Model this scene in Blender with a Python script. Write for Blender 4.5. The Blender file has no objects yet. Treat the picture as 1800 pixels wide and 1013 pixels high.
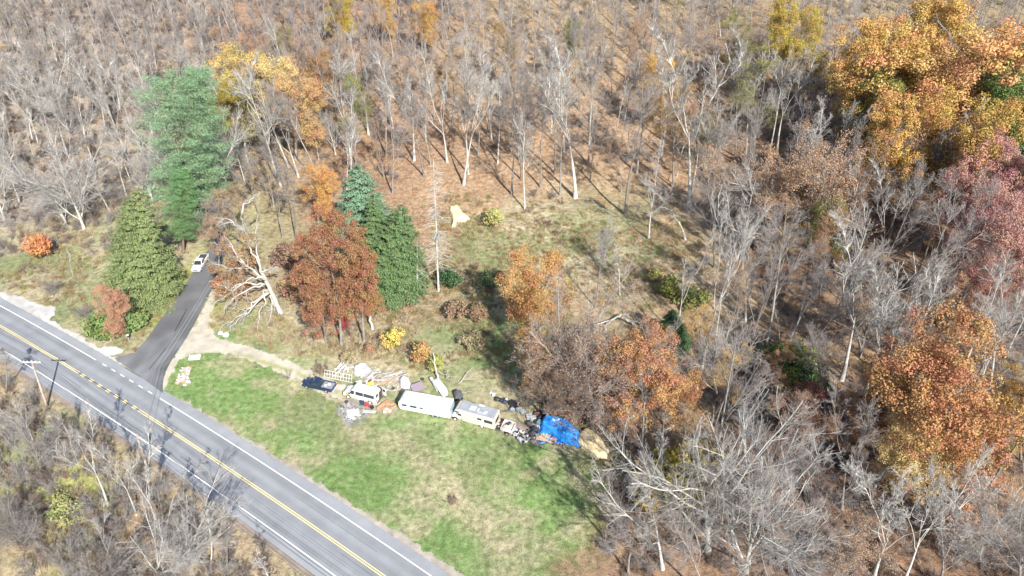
import bpy, math, random
import numpy as np
from mathutils import Vector, Matrix, Quaternion

rng = np.random.default_rng(7); random.seed(7)
SC = bpy.context.scene; COL = SC.collection
R = math.radians
# ------------------------------------------------------------------ camera, sky, sun, exposure
TH = R(36.0); H = 84.6; F = 1257.0
cam = bpy.data.objects.new('camera', bpy.data.cameras.new('camera')); COL.objects.link(cam)
cam.location = (0, 0, H); cam.rotation_euler = (R(90) - TH, 0, 0)
cam.data.sensor_width = 36; cam.data.lens = 36 * F / 1800; cam.data.clip_end = 6000; cam.data.clip_start = 1
SC.camera = cam
SUN_EL = R(38); SUN_AZ = R(155)        # sun behind the camera, to the right: azimuth clockwise from +Y
W = bpy.data.worlds.new('World'); SC.world = W; W.use_nodes = True
nt = W.node_tree; sky = nt.nodes.new('ShaderNodeTexSky'); sky.sky_type = 'NISHITA'; sky.sun_disc = False
sky.sun_elevation = SUN_EL; sky.sun_rotation = SUN_AZ; sky.altitude = 300
nt.links.new(sky.outputs[0], nt.nodes['Background'].inputs[0]); nt.nodes['Background'].inputs[1].default_value = 0.115
sl = bpy.data.lights.new('sun', 'SUN'); sl.energy = 4.7; sl.angle = R(0.53); sl.color = (1, .965, .9)
so = bpy.data.objects.new('sun', sl); COL.objects.link(so)
sd = Vector((math.sin(SUN_AZ) * math.cos(SUN_EL), math.cos(SUN_AZ) * math.cos(SUN_EL), math.sin(SUN_EL)))
so.rotation_euler = sd.to_track_quat('Z', 'Y').to_euler()
vs = SC.view_settings; vs.view_transform = 'Standard'; vs.look = 'None'; vs.gamma = 1; vs.exposure = 1.06
SC.render.resolution_x = 1024; SC.render.resolution_y = 576

# ------------------------------------------------------------------ terrain, pixel to place
def vnoise(x, y, s, seed=0):
    x = np.asarray(x, float) / s; y = np.asarray(y, float) / s
    xi = np.floor(x).astype(np.int64); yi = np.floor(y).astype(np.int64); fx = x - xi; fy = y - yi
    fx = fx * fx * (3 - 2 * fx); fy = fy * fy * (3 - 2 * fy)
    def h(a, b):
        n = (a * 374761393 + b * 668265263 + seed * 974634777) & 0xffffffff
        n = ((n ^ (n >> 13)) * 1274126177) & 0xffffffff
        return ((n ^ (n >> 16)) & 0xffff) / 65535.0
    return (h(xi, yi) * (1 - fx) + h(xi + 1, yi) * fx) * (1 - fy) + (h(xi, yi + 1) * (1 - fx) + h(xi + 1, yi + 1) * fx) * fy
def sstep(a, b, x):
    t = np.clip((np.asarray(x, float) - a) / (b - a), 0, 1); return t * t * (3 - 2 * t)
def flat(px, py):                                        # pixel of the photograph to the plane z = 0
    u = (np.asarray(px, float) - 900) / F; v = -(np.asarray(py, float) - 506.5) / F
    dz = -math.sin(TH) + v * math.cos(TH); dy = math.cos(TH) + v * math.sin(TH)
    return u * H / -dz, dy * H / -dz
_cx, _cy = flat([0, 140, 243, 483, 673], [574, 655, 722, 880, 1012])
ca = math.atan2(_cy[-1] - _cy[0], _cx[-1] - _cx[0]); CO, SI = math.cos(ca), math.sin(ca)
OX, OY = _cx[2], _cy[2]
def toroad(x, y):                                         # along / across coordinates of the main road
    dx, dy = np.asarray(x, float) - OX, np.asarray(y, float) - OY
    return dx * CO + dy * SI, -dx * SI + dy * CO
_s, _n = toroad(_cx, _cy); QC = np.polyfit(_s, _n, 2); SL, SR = _s[0] - 6, _s[-1] + 4
def rn(s):                                                # across offset of the centre line
    s = np.asarray(s, float); c = np.clip(s, SL, SR); d = 2 * QC[0] * c + QC[1]
    return np.polyval(QC, c) + d * (s - c)
def roadpt(s, off):
    s = np.asarray(s, float); n = rn(s); d = 2 * QC[0] * np.clip(s, SL, SR) + QC[1]; L = np.sqrt(1 + d * d)
    s2 = s - off * d / L; n2 = n + off / L
    return OX + s2 * CO - n2 * SI, OY + s2 * SI + n2 * CO
def roff(x, y):
    s, n = toroad(x, y); return s, n - rn(s)             # positive: lawn side
def height(x, y):
    x = np.asarray(x, float); y = np.asarray(y, float)
    s, o = roff(x, y)
    q = np.maximum(y - 140 - .12 * np.abs(x), 0)
    z = .17 * (np.sqrt(q * q + 900) - 30)
    far = sstep(150, 190, y)
    z = z + far * 3.0 * (vnoise(x, y, 45, 3) - .5)
    z = z - 3.2 * sstep(6.5, 20, -o)                      # bank below the road
    ck = 26 + 3 * np.sin(s * .09) + 2 * np.sin(s * .23)
    z = z - 1.4 * np.exp(-((-o - ck) / 2.6) ** 2)         # stream bed
    rough = sstep(8, 16, np.abs(o)) * sstep(118, 150, y + .5 * np.abs(x)) + sstep(8, 14, -o)
    z = z + np.clip(rough, 0, 1) * .7 * (vnoise(x, y, 7, 5) - .5)
    gul = np.exp(-((x - 50 - .10 * (y - 100)) / 7) ** 2) * sstep(92, 120, y)
    z = z - 3.0 * gul                                     # gully in the woods on the right
    return z
def at(px, py):
    u = (px - 900) / F; v = -(py - 506.5) / F
    d = np.array([u, math.cos(TH) + v * math.sin(TH), -math.sin(TH) + v * math.cos(TH)])
    lo, hi = 40.0, 900.0; ts = np.linspace(lo, hi, 900)
    z = H + d[2] * ts - height(d[0] * ts, d[1] * ts); k = int(np.argmax(z < 0)); 
    if k == 0: k = 899
    a, b = ts[k - 1], ts[k]
    for _ in range(14):
        m = (a + b) / 2
        if H + d[2] * m - float(height(d[0] * m, d[1] * m)) < 0: b = m
        else: a = m
    return Vector((d[0] * a, d[1] * a, H + d[2] * a))
def proj(p):
    Z = p[2] - H; cz = p[1] * math.cos(TH) - Z * math.sin(TH); v = (p[1] * math.sin(TH) + Z * math.cos(TH)) / cz
    return 900 + F * p[0] / cz, 506.5 - F * v, cz
def rise(B, tx, ty):                                      # vector from base B to a tip seen at (tx, ty)
    v = -(ty - 506.5) / F; s, c = math.sin(TH), math.cos(TH); Y, Z0 = B[1], B[2] - H
    h = (v * (Y * c - Z0 * s) - Y * s - Z0 * c) / (c + v * s)
    cz = Y * c - (Z0 + h) * s
    return Vector(((tx - 900) / F * cz - B[0], 0, h))
def inpoly(x, y, poly):
    x = np.asarray(x); y = np.asarray(y); r = np.zeros(x.shape, bool); n = len(poly); j = n - 1
    for i in range(n):
        xi, yi = poly[i]; xj, yj = poly[j]
        if yi != yj: r ^= ((yi > y) != (yj > y)) & (x < (xj - xi) * (y - yi) / (yj - yi) + xi)
        j = i
    return r

# ------------------------------------------------------------------ materials
MATS = {}
def mat(name, col, rough=.8, var=.15, scale=4., metal=0., bump=0., spec=.3, col2=None, objvar=0.):
    if name in MATS: return MATS[name]
    m = bpy.data.materials.new(name); m.use_nodes = True; t = m.node_tree; N = t.nodes; L = t.links; b = N['Principled BSDF']
    b.inputs['Roughness'].default_value = rough; b.inputs['Metallic'].default_value = metal
    b.inputs['Specular IOR Level'].default_value = spec
    tc = N.new('ShaderNodeTexCoord'); no = N.new('ShaderNodeTexNoise'); no.inputs['Scale'].default_value = scale; no.inputs['Detail'].default_value = 4
    L.new(tc.outputs['Object'], no.inputs['Vector'])
    mr = N.new('ShaderNodeMapRange'); mr.inputs['From Min'].default_value = .3; mr.inputs['From Max'].default_value = .7
    L.new(no.outputs[0], mr.inputs['Value'])
    mx = N.new('ShaderNodeMix'); mx.data_type = 'RGBA'
    mx.inputs['A'].default_value = (*[c * (1 - var) for c in col], 1)
    mx.inputs['B'].default_value = (*(col2 or [min(1, c * (1 + var)) for c in col]), 1)
    L.new(mr.outputs[0], mx.inputs['Factor']); out = mx.outputs['Result']
    if objvar:
        oi = N.new('ShaderNodeObjectInfo'); m2 = N.new('ShaderNodeMapRange'); m2.inputs['To Min'].default_value = 1 - objvar; m2.inputs['To Max'].default_value = 1 + objvar
        L.new(oi.outputs['Random'], m2.inputs['Value']); vm = N.new('ShaderNodeVectorMath'); vm.operation = 'SCALE'
        L.new(out, vm.inputs[0]); L.new(m2.outputs[0], vm.inputs['Scale']); out = vm.outputs[0]
    L.new(out, b.inputs['Base Color'])
    if bump:
        bp = N.new('ShaderNodeBump'); bp.inputs['Strength'].default_value = bump; bp.inputs['Distance'].default_value = .05
        L.new(no.outputs[0], bp.inputs['Height']); L.new(bp.outputs[0], b.inputs['Normal'])
    MATS[name] = m; return m
def leafmat(name, trans=.3, var=.35, rough=.7, fix=None):           # leaf colour comes from the object's own colour
    m = bpy.data.materials.new(name); m.use_nodes = True; t = m.node_tree; N = t.nodes; L = t.links; b = N['Principled BSDF']
    oi = N.new('ShaderNodeObjectInfo'); at_ = N.new('ShaderNodeAttribute'); at_.attribute_name = 'rnd'
    a2 = N.new('ShaderNodeAttribute'); a2.attribute_name = 'clump'
    mr = N.new('ShaderNodeMapRange'); mr.inputs['To Min'].default_value = 1 - var; mr.inputs['To Max'].default_value = 1 + var
    L.new(at_.outputs['Fac'], mr.inputs['Value'])
    hs = N.new('ShaderNodeHueSaturation'); hs.inputs['Color'].default_value = (*(fix or (1, 1, 1)), 1)
    if not fix: L.new(oi.outputs['Color'], hs.inputs['Color'])
    L.new(mr.outputs[0], hs.inputs['Value'])
    h = N.new('ShaderNodeMapRange'); h.inputs['To Min'].default_value = .475; h.inputs['To Max'].default_value = .53
    L.new(a2.outputs['Fac'], h.inputs['Value']); L.new(h.outputs[0], hs.inputs['Hue'])
    L.new(hs.outputs[0], b.inputs['Base Color']); b.inputs['Roughness'].default_value = rough; b.inputs['Specular IOR Level'].default_value = .2
    tr = N.new('ShaderNodeBsdfTranslucent'); L.new(hs.outputs[0], tr.inputs[0]); ms = N.new('ShaderNodeMixShader'); ms.inputs[0].default_value = trans
    L.new(b.outputs[0], ms.inputs[1]); L.new(tr.outputs[0], ms.inputs[2]); L.new(ms.outputs[0], N['Material Output'].inputs[0])
    MATS[name] = m; return m
BARK = mat('bark_grey', (.22, .20, .18), .9, .35, 1.5, bump=.4, objvar=.18)
PALE = mat('bark_pale', (.42, .405, .37), .9, .3, 1.3, bump=.4, objvar=.12)
TWIG = mat('twig_grey', (.25, .22, .205), .9, .2, .5, objvar=.15)
TWIGP = mat('twig_pale', (.32, .295, .27), .9, .2, .5, objvar=.12)
TWIGB = mat('twig_brown', (.24, .175, .135), .9, .3, .5, objvar=.35)
DARKB = mat('bark_brown', (.17, .13, .10), .9, .3, 1.5, objvar=.15)
BONE = mat('weathered_wood', (.38, .35, .305), .9, .2, 1.2, bump=.4)
LEAF = leafmat('broad_leaves', .16, .24); NEED = leafmat('needles', .08, .28)
TWIGW = mat('twig_white', (.33, .305, .285), .9, .2, .5, objvar=.08); PALEW = mat('bark_white', (.40, .39, .35), .9, .3, 1.3, bump=.4)

# ------------------------------------------------------------------ tags
def tag(o, label=None, cat=None, group=None, kind=None):
    if label: o['label'] = label
    if cat: o['category'] = cat
    if group: o['group'] = group
    if kind: o['kind'] = kind
    return o
def empty(name, loc, rz=0, label=None, cat=None, group=None):
    o = bpy.data.objects.new(name, None); COL.objects.link(o); o.location = loc; o.rotation_euler = (0, 0, rz); o.empty_display_size = .3
    return tag(o, label, cat, group)
def link(name, mesh, parent=None, color=None):
    o = bpy.data.objects.new(name, mesh); COL.objects.link(o)
    if parent is not None: o.parent = parent
    if color is not None: o.color = (*color, 1)
    return o
def npmesh(name, V, Q, m, attrs=None, smooth=False):      # V (n,3); Q (m,k) faces of k corners
    me = bpy.data.meshes.new(name); V = np.ascontiguousarray(V, np.float32); Q = np.ascontiguousarray(Q, np.int32); k = Q.shape[1]
    me.vertices.add(len(V)); me.vertices.foreach_set('co', V.ravel())
    me.loops.add(Q.size); me.loops.foreach_set('vertex_index', Q.ravel())
    me.polygons.add(len(Q)); me.polygons.foreach_set('loop_start', np.arange(0, Q.size, k, dtype=np.int32))
    if smooth: me.polygons.foreach_set('use_smooth', np.ones(len(Q), bool))
    for nm, (dom, arr) in (attrs or {}).items():
        a = me.attributes.new(nm, 'FLOAT', dom); a.data.foreach_set('value', np.ascontiguousarray(arr, np.float32))
    me.materials.append(m); me.update(calc_edges=True); return me

# ------------------------------------------------------------------ branch growth, all branches of a level at once
def norm(v): return v / np.maximum(np.linalg.norm(v, axis=-1, keepdims=True), 1e-9)
def polyl(start, dirs, length, segs, trop, wob):
    N = len(start); P = np.zeros((N, segs + 1, 3)); P[:, 0] = start; d = norm(dirs); st = (length / segs)[:, None]
    for i in range(segs):
        d = norm(d + rng.normal(0, wob, (N, 3)) + np.array([0, 0, 1.]) * trop)
        P[:, i + 1] = P[:, i] + d * st
    return P
def kids(P, Rr, n, tr, ang, lf, segs, trop, wob, rf, rmin=.008, up=None):
    N, K1, _ = P.shape; K = K1 - 1
    plen = np.linalg.norm(np.diff(P, axis=1), axis=2).sum(1)
    t = rng.uniform(tr[0], tr[1], (N, n)); t = np.sort(t, 1); f = t * K; i = np.minimum(f.astype(int), K - 1); w = (f - i)[..., None]
    a = np.arange(N)[:, None]; p0, p1 = P[a, i], P[a, i + 1]; pos = p0 * (1 - w) + p1 * w; tan = norm(p1 - p0)
    rad = Rr[a, i] * (1 - w[..., 0]) + Rr[a, i + 1] * w[..., 0]
    rv = rng.normal(size=tan.shape); side = norm(rv - (rv * tan).sum(-1, keepdims=True) * tan)
    if up is not None: side = norm(side * np.array([1, 1, up]))
    an = np.radians(rng.uniform(ang[0], ang[1], (N, n)))[..., None]
    d = tan * np.cos(an) + side * np.sin(an)
    L = plen[:, None] * lf * (1.08 - .6 * t) * rng.uniform(.65, 1.25, (N, n))
    L = np.maximum(L, .15)
    P2 = polyl(pos.reshape(-1, 3), d.reshape(-1, 3), L.ravel(), segs, trop, wob)
    r0 = np.maximum(rad.ravel() * rf * rng.uniform(.75, 1.1, N * n), rmin)
    R2 = np.maximum(r0[:, None] * np.linspace(1, .3, segs + 1)[None], rmin * .7)
    return P2, R2
def tubes(P, Rr, S):
    N, K1, _ = P.shape; T = np.empty_like(P); T[:, 1:-1] = P[:, 2:] - P[:, :-2]; T[:, 0] = P[:, 1] - P[:, 0]; T[:, -1] = P[:, -1] - P[:, -2]; T = norm(T)
    ref = np.where(np.abs(T[:, :1, 2:3]) < .8, np.array([0, 0, 1.]), np.array([1., 0, 0])); ref = np.broadcast_to(ref, T.shape)
    A = norm(np.cross(T, ref)); B = np.cross(T, A); an = np.arange(S) * 2 * np.pi / S
    V = P[:, :, None] + Rr[:, :, None, None] * (A[:, :, None] * np.cos(an)[None, None, :, None] + B[:, :, None] * np.sin(an)[None, None, :, None])
    idx = np.arange(N * K1 * S).reshape(N, K1, S); n = np.roll(idx, -1, 2)
    Q = np.stack([idx[:, :-1], n[:, :-1], n[:, 1:], idx[:, 1:]], -1).reshape(-1, 4)
    return V.reshape(-1, 3), Q
def cat(parts):
    Vs, Qs, o = [], [], 0
    for V, Q in parts: Vs.append(V); Qs.append(Q + o); o += len(V)
    return np.concatenate(Vs), np.concatenate(Qs)
def trunk(Ht, r, segs=12, wob=.035, lean=(0, 0)):
    P = polyl(np.zeros((1, 3)), np.array([[lean[0], lean[1], 1.]]), np.array([Ht]), segs, .03, wob)
    t = np.linspace(0, 1, segs + 1); Rr = r * (1 - .85 * t) + r * .45 * np.exp(-t * 25); P[0, 0, 2] -= .5
    return P, Rr[None]
class Proto: pass
def finish(name, tr, limbs, twigs, tb, tw, leaves=None, Ht=20.):
    p = Proto(); p.H = Ht; p.parts = []
    p.raw = (tr, limbs, twigs)
    p.parts.append(('trunk', npmesh(name + '_trunk', *cat(tr), tb, smooth=True)))
    if limbs: p.parts.append(('branches', npmesh(name + '_branches', *cat(limbs), tb, smooth=True)))
    if twigs: p.parts.append(('twigs', npmesh(name + '_twigs', *cat(twigs), tw)))
    if leaves is not None: p.parts.append(('foliage', leaves))
    return p
def bare(name, kind='forest', Ht=24., tb=BARK, tw=TWIG, dens=1.):
    if kind == 'forest':                                  # tall, clear stem, steep narrow crown
        P0, R0 = trunk(Ht * .82, .22, 12, .035)
        P1, R1 = kids(P0, R0, 9, (.36, .97), (24, 54), .46, 8, .07, .10, .55, .05)
        n2, n3, n4 = 8, 8, 6; l2, l3, l4 = .58, .50, .5; tr1 = .05
    elif kind == 'fork':                                  # two to four long stems from low down
        P0, R0 = trunk(Ht * .35, .25, 5, .03)
        P1, R1 = kids(P0, R0 * 1.0, 4, (.6, 1.), (12, 32), 1.9, 12, .05, .09, .62, .05)
        P1b, R1b = kids(P1, R1, 4, (.35, .95), (20, 40), .36, 8, .08, .1, .6, .04)
        P1m = np.concatenate([P1[:, ::1], np.zeros((0, 13, 3))]); n2, n3, n4 = 7, 7, 6; l2, l3, l4 = .55, .50, .5; tr1 = .05
    elif kind == 'open':                                  # wide spreading, many limbs
        P0, R0 = trunk(Ht * .45, .30, 7, .04)
        P1, R1 = kids(P0, R0, 11, (.12, 1.), (18, 56), 1.65, 10, .04, .08, .55, .07)
        n2, n3, n4 = 12, 10, 7; l2, l3, l4 = .46, .46, .5; tr1 = .03
    elif kind == 'thin':                                  # slim sapling
        P0, R0 = trunk(Ht * .95, .12, 10, .04)
        P1, R1 = kids(P0, R0, 12, (.35, .97), (20, 45), .22, 6, .08, .1, .5, .025)
        n2, n3, n4 = 6, 6, 4; l2, l3, l4 = .45, .5, .5; tr1 = .05
    n3 = max(3, int(n3 * dens))
    if kind == 'fork':
        PA, RA = kids(P1b, R1b, n2, (.15, 1), (25, 52), l2, 6, .06, .12, .55, .026)
        PB, RB = kids(P1, R1, n2 + 2, (.35, 1), (28, 55), .30, 6, .07, .12, .45, .03)
        PB = PB[:, ::1]
        P2, R2 = np.concatenate([PA, PB]), np.concatenate([RA, RB])
        limbs = [tubes(P1, R1, 6), tubes(P1b, R1b, 5), tubes(P2, R2, 4)]
    else:
        P2, R2 = kids(P1, R1, n2, (.12, .97), (26, 58), l2, 6, tr1, .11, .55, .03)
        limbs = [tubes(P1, R1, 6), tubes(P2, R2, 4)]
    P3, R3 = kids(P2, R2, n3, (.1, 1), (25, 58), l3, 3, .02, .14, .55, .012)
    P4, R4 = kids(P3, R3, n4, (.1, 1), (22, 50), l4, 2, .04, .14, .6, .009)
    top = max(P2[..., 2].max(), P3[..., 2].max())
    p = finish(name, [tubes(P0, R0, 8)], limbs, [tubes(P3, R3, 3), tubes(P4, R4, 3)], tb, tw, Ht=top); p.P3 = P3; return p
def quads(C, Nn, w, l, axis=None):                        # small leaf faces at C with normals Nn
    n = len(C); r = rng.normal(size=(n, 3)) if axis is None else axis
    A = norm(r - (r * Nn).sum(-1, keepdims=True) * Nn); B = np.cross(Nn, A)
    w = np.broadcast_to(np.asarray(w, float), (n,))[:, None]; l = np.broadcast_to(np.asarray(l, float), (n,))[:, None]
    V = np.stack([C - A * l, C - B * w + Nn * w * .3, C + A * l, C + B * w + Nn * w * .3], 1)
    return V.reshape(-1, 3), np.arange(n * 4).reshape(n, 4)
def leafmesh(name, centres, radii, per, size, flatz=1., m=None, needle=False, fill=.35):
    n = len(centres); d = norm(rng.normal(size=(n, per, 3))); rr = rng.uniform(fill, 1, (n, per, 1)) ** .6
    off = d * rr * radii[:, None, None]; off[..., 2] *= flatz
    C = centres[:, None] + off; Nn = norm(d + rng.normal(0, .55, d.shape) + np.array([0, 0, .35]))
    C = C.reshape(-1, 3); Nn = Nn.reshape(-1, 3); s = size * rng.uniform(.7, 1.3, len(C))
    if needle:
        ax = norm(d.reshape(-1, 3) * np.array([1, 1, .4]) + np.array([0, 0, .45]) + rng.normal(0, .3, C.shape)); V, Q = quads(C, Nn, s * .28, s * 1.6, ax)
    else: V, Q = quads(C, Nn, s * .75, s)
    return npmesh(name, V, Q, m or LEAF, {'rnd': ('FACE', rng.random(len(Q))), 'clump': ('FACE', np.repeat(rng.random(n), per))})
def leafy(name, Ht=20., wide=.42, n=260, per=85, size=.11, base=.16, tb=BARK, r=(.6, 1.15), droop=1.):
    P0, R0 = trunk(Ht * .7, .3, 9, .03)
    P1, R1 = kids(P0, R0, 11, (.35, 1), (25, 60), .55, 7, .06, .09, .5, .06)
    P2, R2 = kids(P1, R1, 7, (.3, 1), (25, 50), .4, 4, .04, .12, .5, .025)
    # crown of lobes: several big uneven lobes, clumps sit on their skins
    nl = 19; a = rng.uniform(0, 6.28, nl); zz = rng.uniform(base + .16, .84, nl); rad = wide * Ht * .62 * np.sqrt(np.clip(1 - ((zz - .55) / .42) ** 2, .05, 1)) * rng.uniform(.45, 1.05, nl)
    LC = np.stack([np.cos(a) * rad, np.sin(a) * rad, zz * Ht], 1); LR = Ht * wide * rng.uniform(.20, .42, nl)
    k = rng.integers(0, nl, n * 2); d = norm(rng.normal(size=(n * 2, 3)) + np.array([0, 0, .25])); C = LC[k] + d * LR[k][:, None] * rng.uniform(.75, 1.05, (n * 2, 1)) * np.array([1, 1, .8])
    C = C[C[:, 2] > base * Ht][:n]; rd = rng.uniform(r[0], r[1], len(C))
    lm = leafmesh(name + '_foliage', C, rd, per, size, .8)
    return finish(name, [tubes(P0, R0, 8)], [tubes(P1, R1, 5), tubes(P2, R2, 4)], None, tb, TWIG, lm, Ht=float(C[:, 2].max() + .6))
def sparse(name, src, n, size=.12, m=None):                # a bare tree still holding scattered leaves
    P3 = src.P3; k = rng.integers(0, len(P3), n); j = rng.integers(1, P3.shape[1], n); C = P3[k, j] + rng.normal(0, .22, (n, 3))
    V, Q = quads(C, norm(rng.normal(size=(n, 3)) + np.array([0, 0, .4])), size * .75, size)
    lm = npmesh(name + '_foliage', V, Q, m or LEAF, {'rnd': ('FACE', rng.random(n)), 'clump': ('FACE', rng.random(n))})
    p = Proto(); p.H = src.H; p.P3 = src.P3; p.parts = list(src.parts) + [('foliage', lm)]; return p
def pine(name, Ht=30., tb=DARKB):                          # white pine: tiers of flat upswept plumes
    P0, R0 = trunk(Ht, .38, 14, .012); Cs, Rs, BP = [], [], []
    z = Ht * .22
    while z < Ht * .985:
        t = z / Ht; k = rng.integers(4, 6); L = Ht * .2 * math.sqrt(max(.03, 1 - ((t - .5) / .52) ** 2)) * rng.uniform(.75, 1.15); a0 = rng.uniform(0, 6.28)
        for q in range(k):
            a = a0 + q * 6.283 / k + rng.normal(0, .2); l = L * rng.uniform(.7, 1.15); d = np.array([math.cos(a), math.sin(a), .12])
            P = polyl(np.array([[0, 0, z]]), d[None], np.array([l]), 6, .04, .06); BP.append(P)
            for u in np.linspace(.3, 1.03, max(3, int(l / 1.25))):
                for _ in range(3):
                    f = min(u, .999) * 6; i = int(f); c = P[0, i] * (1 - f + i) + P[0, i + 1] * (f - i)
                    sd_ = np.array([-d[1], d[0], 0]) * rng.normal(0, .28 * l * (.35 + .5 * (1 - abs(u - .6))))
                    Cs.append(c + sd_ + np.array([0, 0, rng.normal(.15, .12)])); Rs.append(rng.uniform(.6, 1.15))
        z += rng.uniform(.85, 1.35)
    Cs.append([0, 0, Ht]); Rs.append(.7); BP = np.concatenate(BP); BR = np.broadcast_to(np.linspace(.07, .02, 7), (len(BP), 7))
    lm = leafmesh(name + '_foliage', np.array(Cs), np.array(Rs), 60, .10, .42, NEED, True, .7)
    return finish(name, [tubes(P0, R0, 8)], [tubes(BP, BR, 4)], None, tb, TWIG, lm, Ht=Ht)
def spruce(name, Ht=22., wide=.2, base=.03, hang=.5, tb=DARKB, dens=1.):
    P0, R0 = trunk(Ht, .28, 10, .006); Cs, Ax, BP = [], [], []; z = Ht * base
    while z < Ht * .985:
        t = z / Ht; L = Ht * wide * (1 - t) ** .65 * (.85 + .3 * math.sin(z * 1.7) ** 2) + .2; k = int(6 + L * 1.6)
        for q in range(k):
            a = rng.uniform(0, 6.283); l = L * rng.uniform(.8, 1.12); d = np.array([math.cos(a), math.sin(a), .02 - .25 * (1 - t)])
            P = polyl(np.array([[0, 0, z]]), d[None], np.array([l]), 5, .03, .04); BP.append(P)
            m = max(8, int(l * 42 * dens)); u = rng.uniform(.15, 1, m) ** .8 * 5 * .999; i = u.astype(int); w = (u - i)[:, None]
            c = P[0, i] * (1 - w) + P[0, i + 1] * w; s = rng.normal(0, 1, m) * .13 * l * (1.1 - .55 * u / 5)
            c = c + np.array([-d[1], d[0], 0]) * s[:, None]; c[:, 2] -= np.abs(s) * .4 + rng.uniform(0, .25, m)
            ax = np.array([d[0], d[1], -hang]) + np.array([-d[1], d[0], 0]) * np.sign(s)[:, None] * .8 + rng.normal(0, .2, (m, 3))
            Cs.append(c); Ax.append(ax)
        z += rng.uniform(.38, .6)
    C = np.concatenate(Cs); A = norm(np.concatenate(Ax)); Nn = norm(np.array([0, 0, 1.]) + rng.normal(0, .5, C.shape) + .5 * norm(C * np.array([1, 1, 0])))
    s = rng.uniform(.065, .125, len(C)); V, Q = quads(C, Nn, s * .55, s * 1.8, A)
    lm = npmesh(name + '_foliage', V, Q, NEED, {'rnd': ('FACE', rng.random(len(Q))), 'clump': ('FACE', rng.random(len(Q)))})
    BP = np.concatenate(BP); BR = np.broadcast_to(np.linspace(.04, .012, 6), (len(BP), 6))
    return finish(name, [tubes(P0, R0, 8)], [tubes(BP, BR, 3)], None, tb, TWIG, lm, Ht=Ht)

PR = {}
PR['f1'] = bare('forest_tree_a'); PR['f2'] = bare('forest_tree_b'); PR['f3'] = bare('forest_tree_c', 'forest', 22, PALE, TWIGP); PR['f4'] = bare('forest_tree_d')
PR['k1'] = bare('forked_tree_a', 'fork', 24, PALE, TWIGP); PR['k2'] = bare('forked_tree_b', 'fork', 22, PALE, TWIGP); PR['k3'] = bare('forked_tree_c', 'fork', 24)
PR['o1'] = bare('open_tree_a', 'open', 20, PALEW, TWIGW); PR['o2'] = bare('open_tree_b', 'open', 17, BARK, TWIG)
PR['t1'] = bare('slim_tree_a', 'thin', 14, PALE, TWIGP); PR['t2'] = bare('slim_tree_b', 'thin', 12)
PR['l1'] = leafy('leafy_tree_a', per=130, size=.095); PR['l2'] = leafy('leafy_tree_b', 18, .5, 340, 140, .085); PR['l3'] = leafy('leafy_tree_c', 16, .36, 240, 135, .075)
PR['l4'] = leafy('leafy_tree_d', 22, .45, 420, 130, .095)
PR['s1'] = sparse('thin_leaved_tree_a', PR['f2'], 9000, .075); PR['s2'] = sparse('thin_leaved_tree_b', PR['o2'], 11000, .062); PR['s4'] = sparse('thin_leaved_tree_d', PR['o2'], 26000, .07); PR['s3'] = sparse('thin_leaved_tree_c', PR['f4'], 7000, .08)
PR['p1'] = pine('white_pine_a'); PR['p2'] = pine('white_pine_b', 26)
PR['c1'] = spruce('spruce_a', 20, .29, .02); PR['c2'] = spruce('spruce_b', 20, .27, .04, .8)
def bush(name, Ht=3., wide=.6, n=26, per=55, size=.11):
    P0, R0 = trunk(Ht * .4, .06, 4, .08); P1, R1 = kids(P0, R0, 10, (.1, 1), (25, 65), 1.3, 4, .05, .12, .7, .02)
    C = norm(rng.normal(size=(n, 3)) + np.array([0, 0, .3])) * np.array([wide, wide, .5]) * Ht * rng.uniform(.3, .8, (n, 1)) + np.array([0, 0, Ht * .5]); C[:, 2] = np.maximum(C[:, 2], .3)
    return finish(name, [tubes(P0, R0, 5)], [tubes(P1, R1, 4)], None, DARKB, TWIG, leafmesh(name + '_foliage', C, rng.uniform(.35, .75, n) * Ht / 3, per, size, .85), Ht=Ht)
PR['b1'] = bush('leafy_bush_a'); PR['b2'] = bush('leafy_bush_b', 3, .8, 34, 60)

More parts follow.
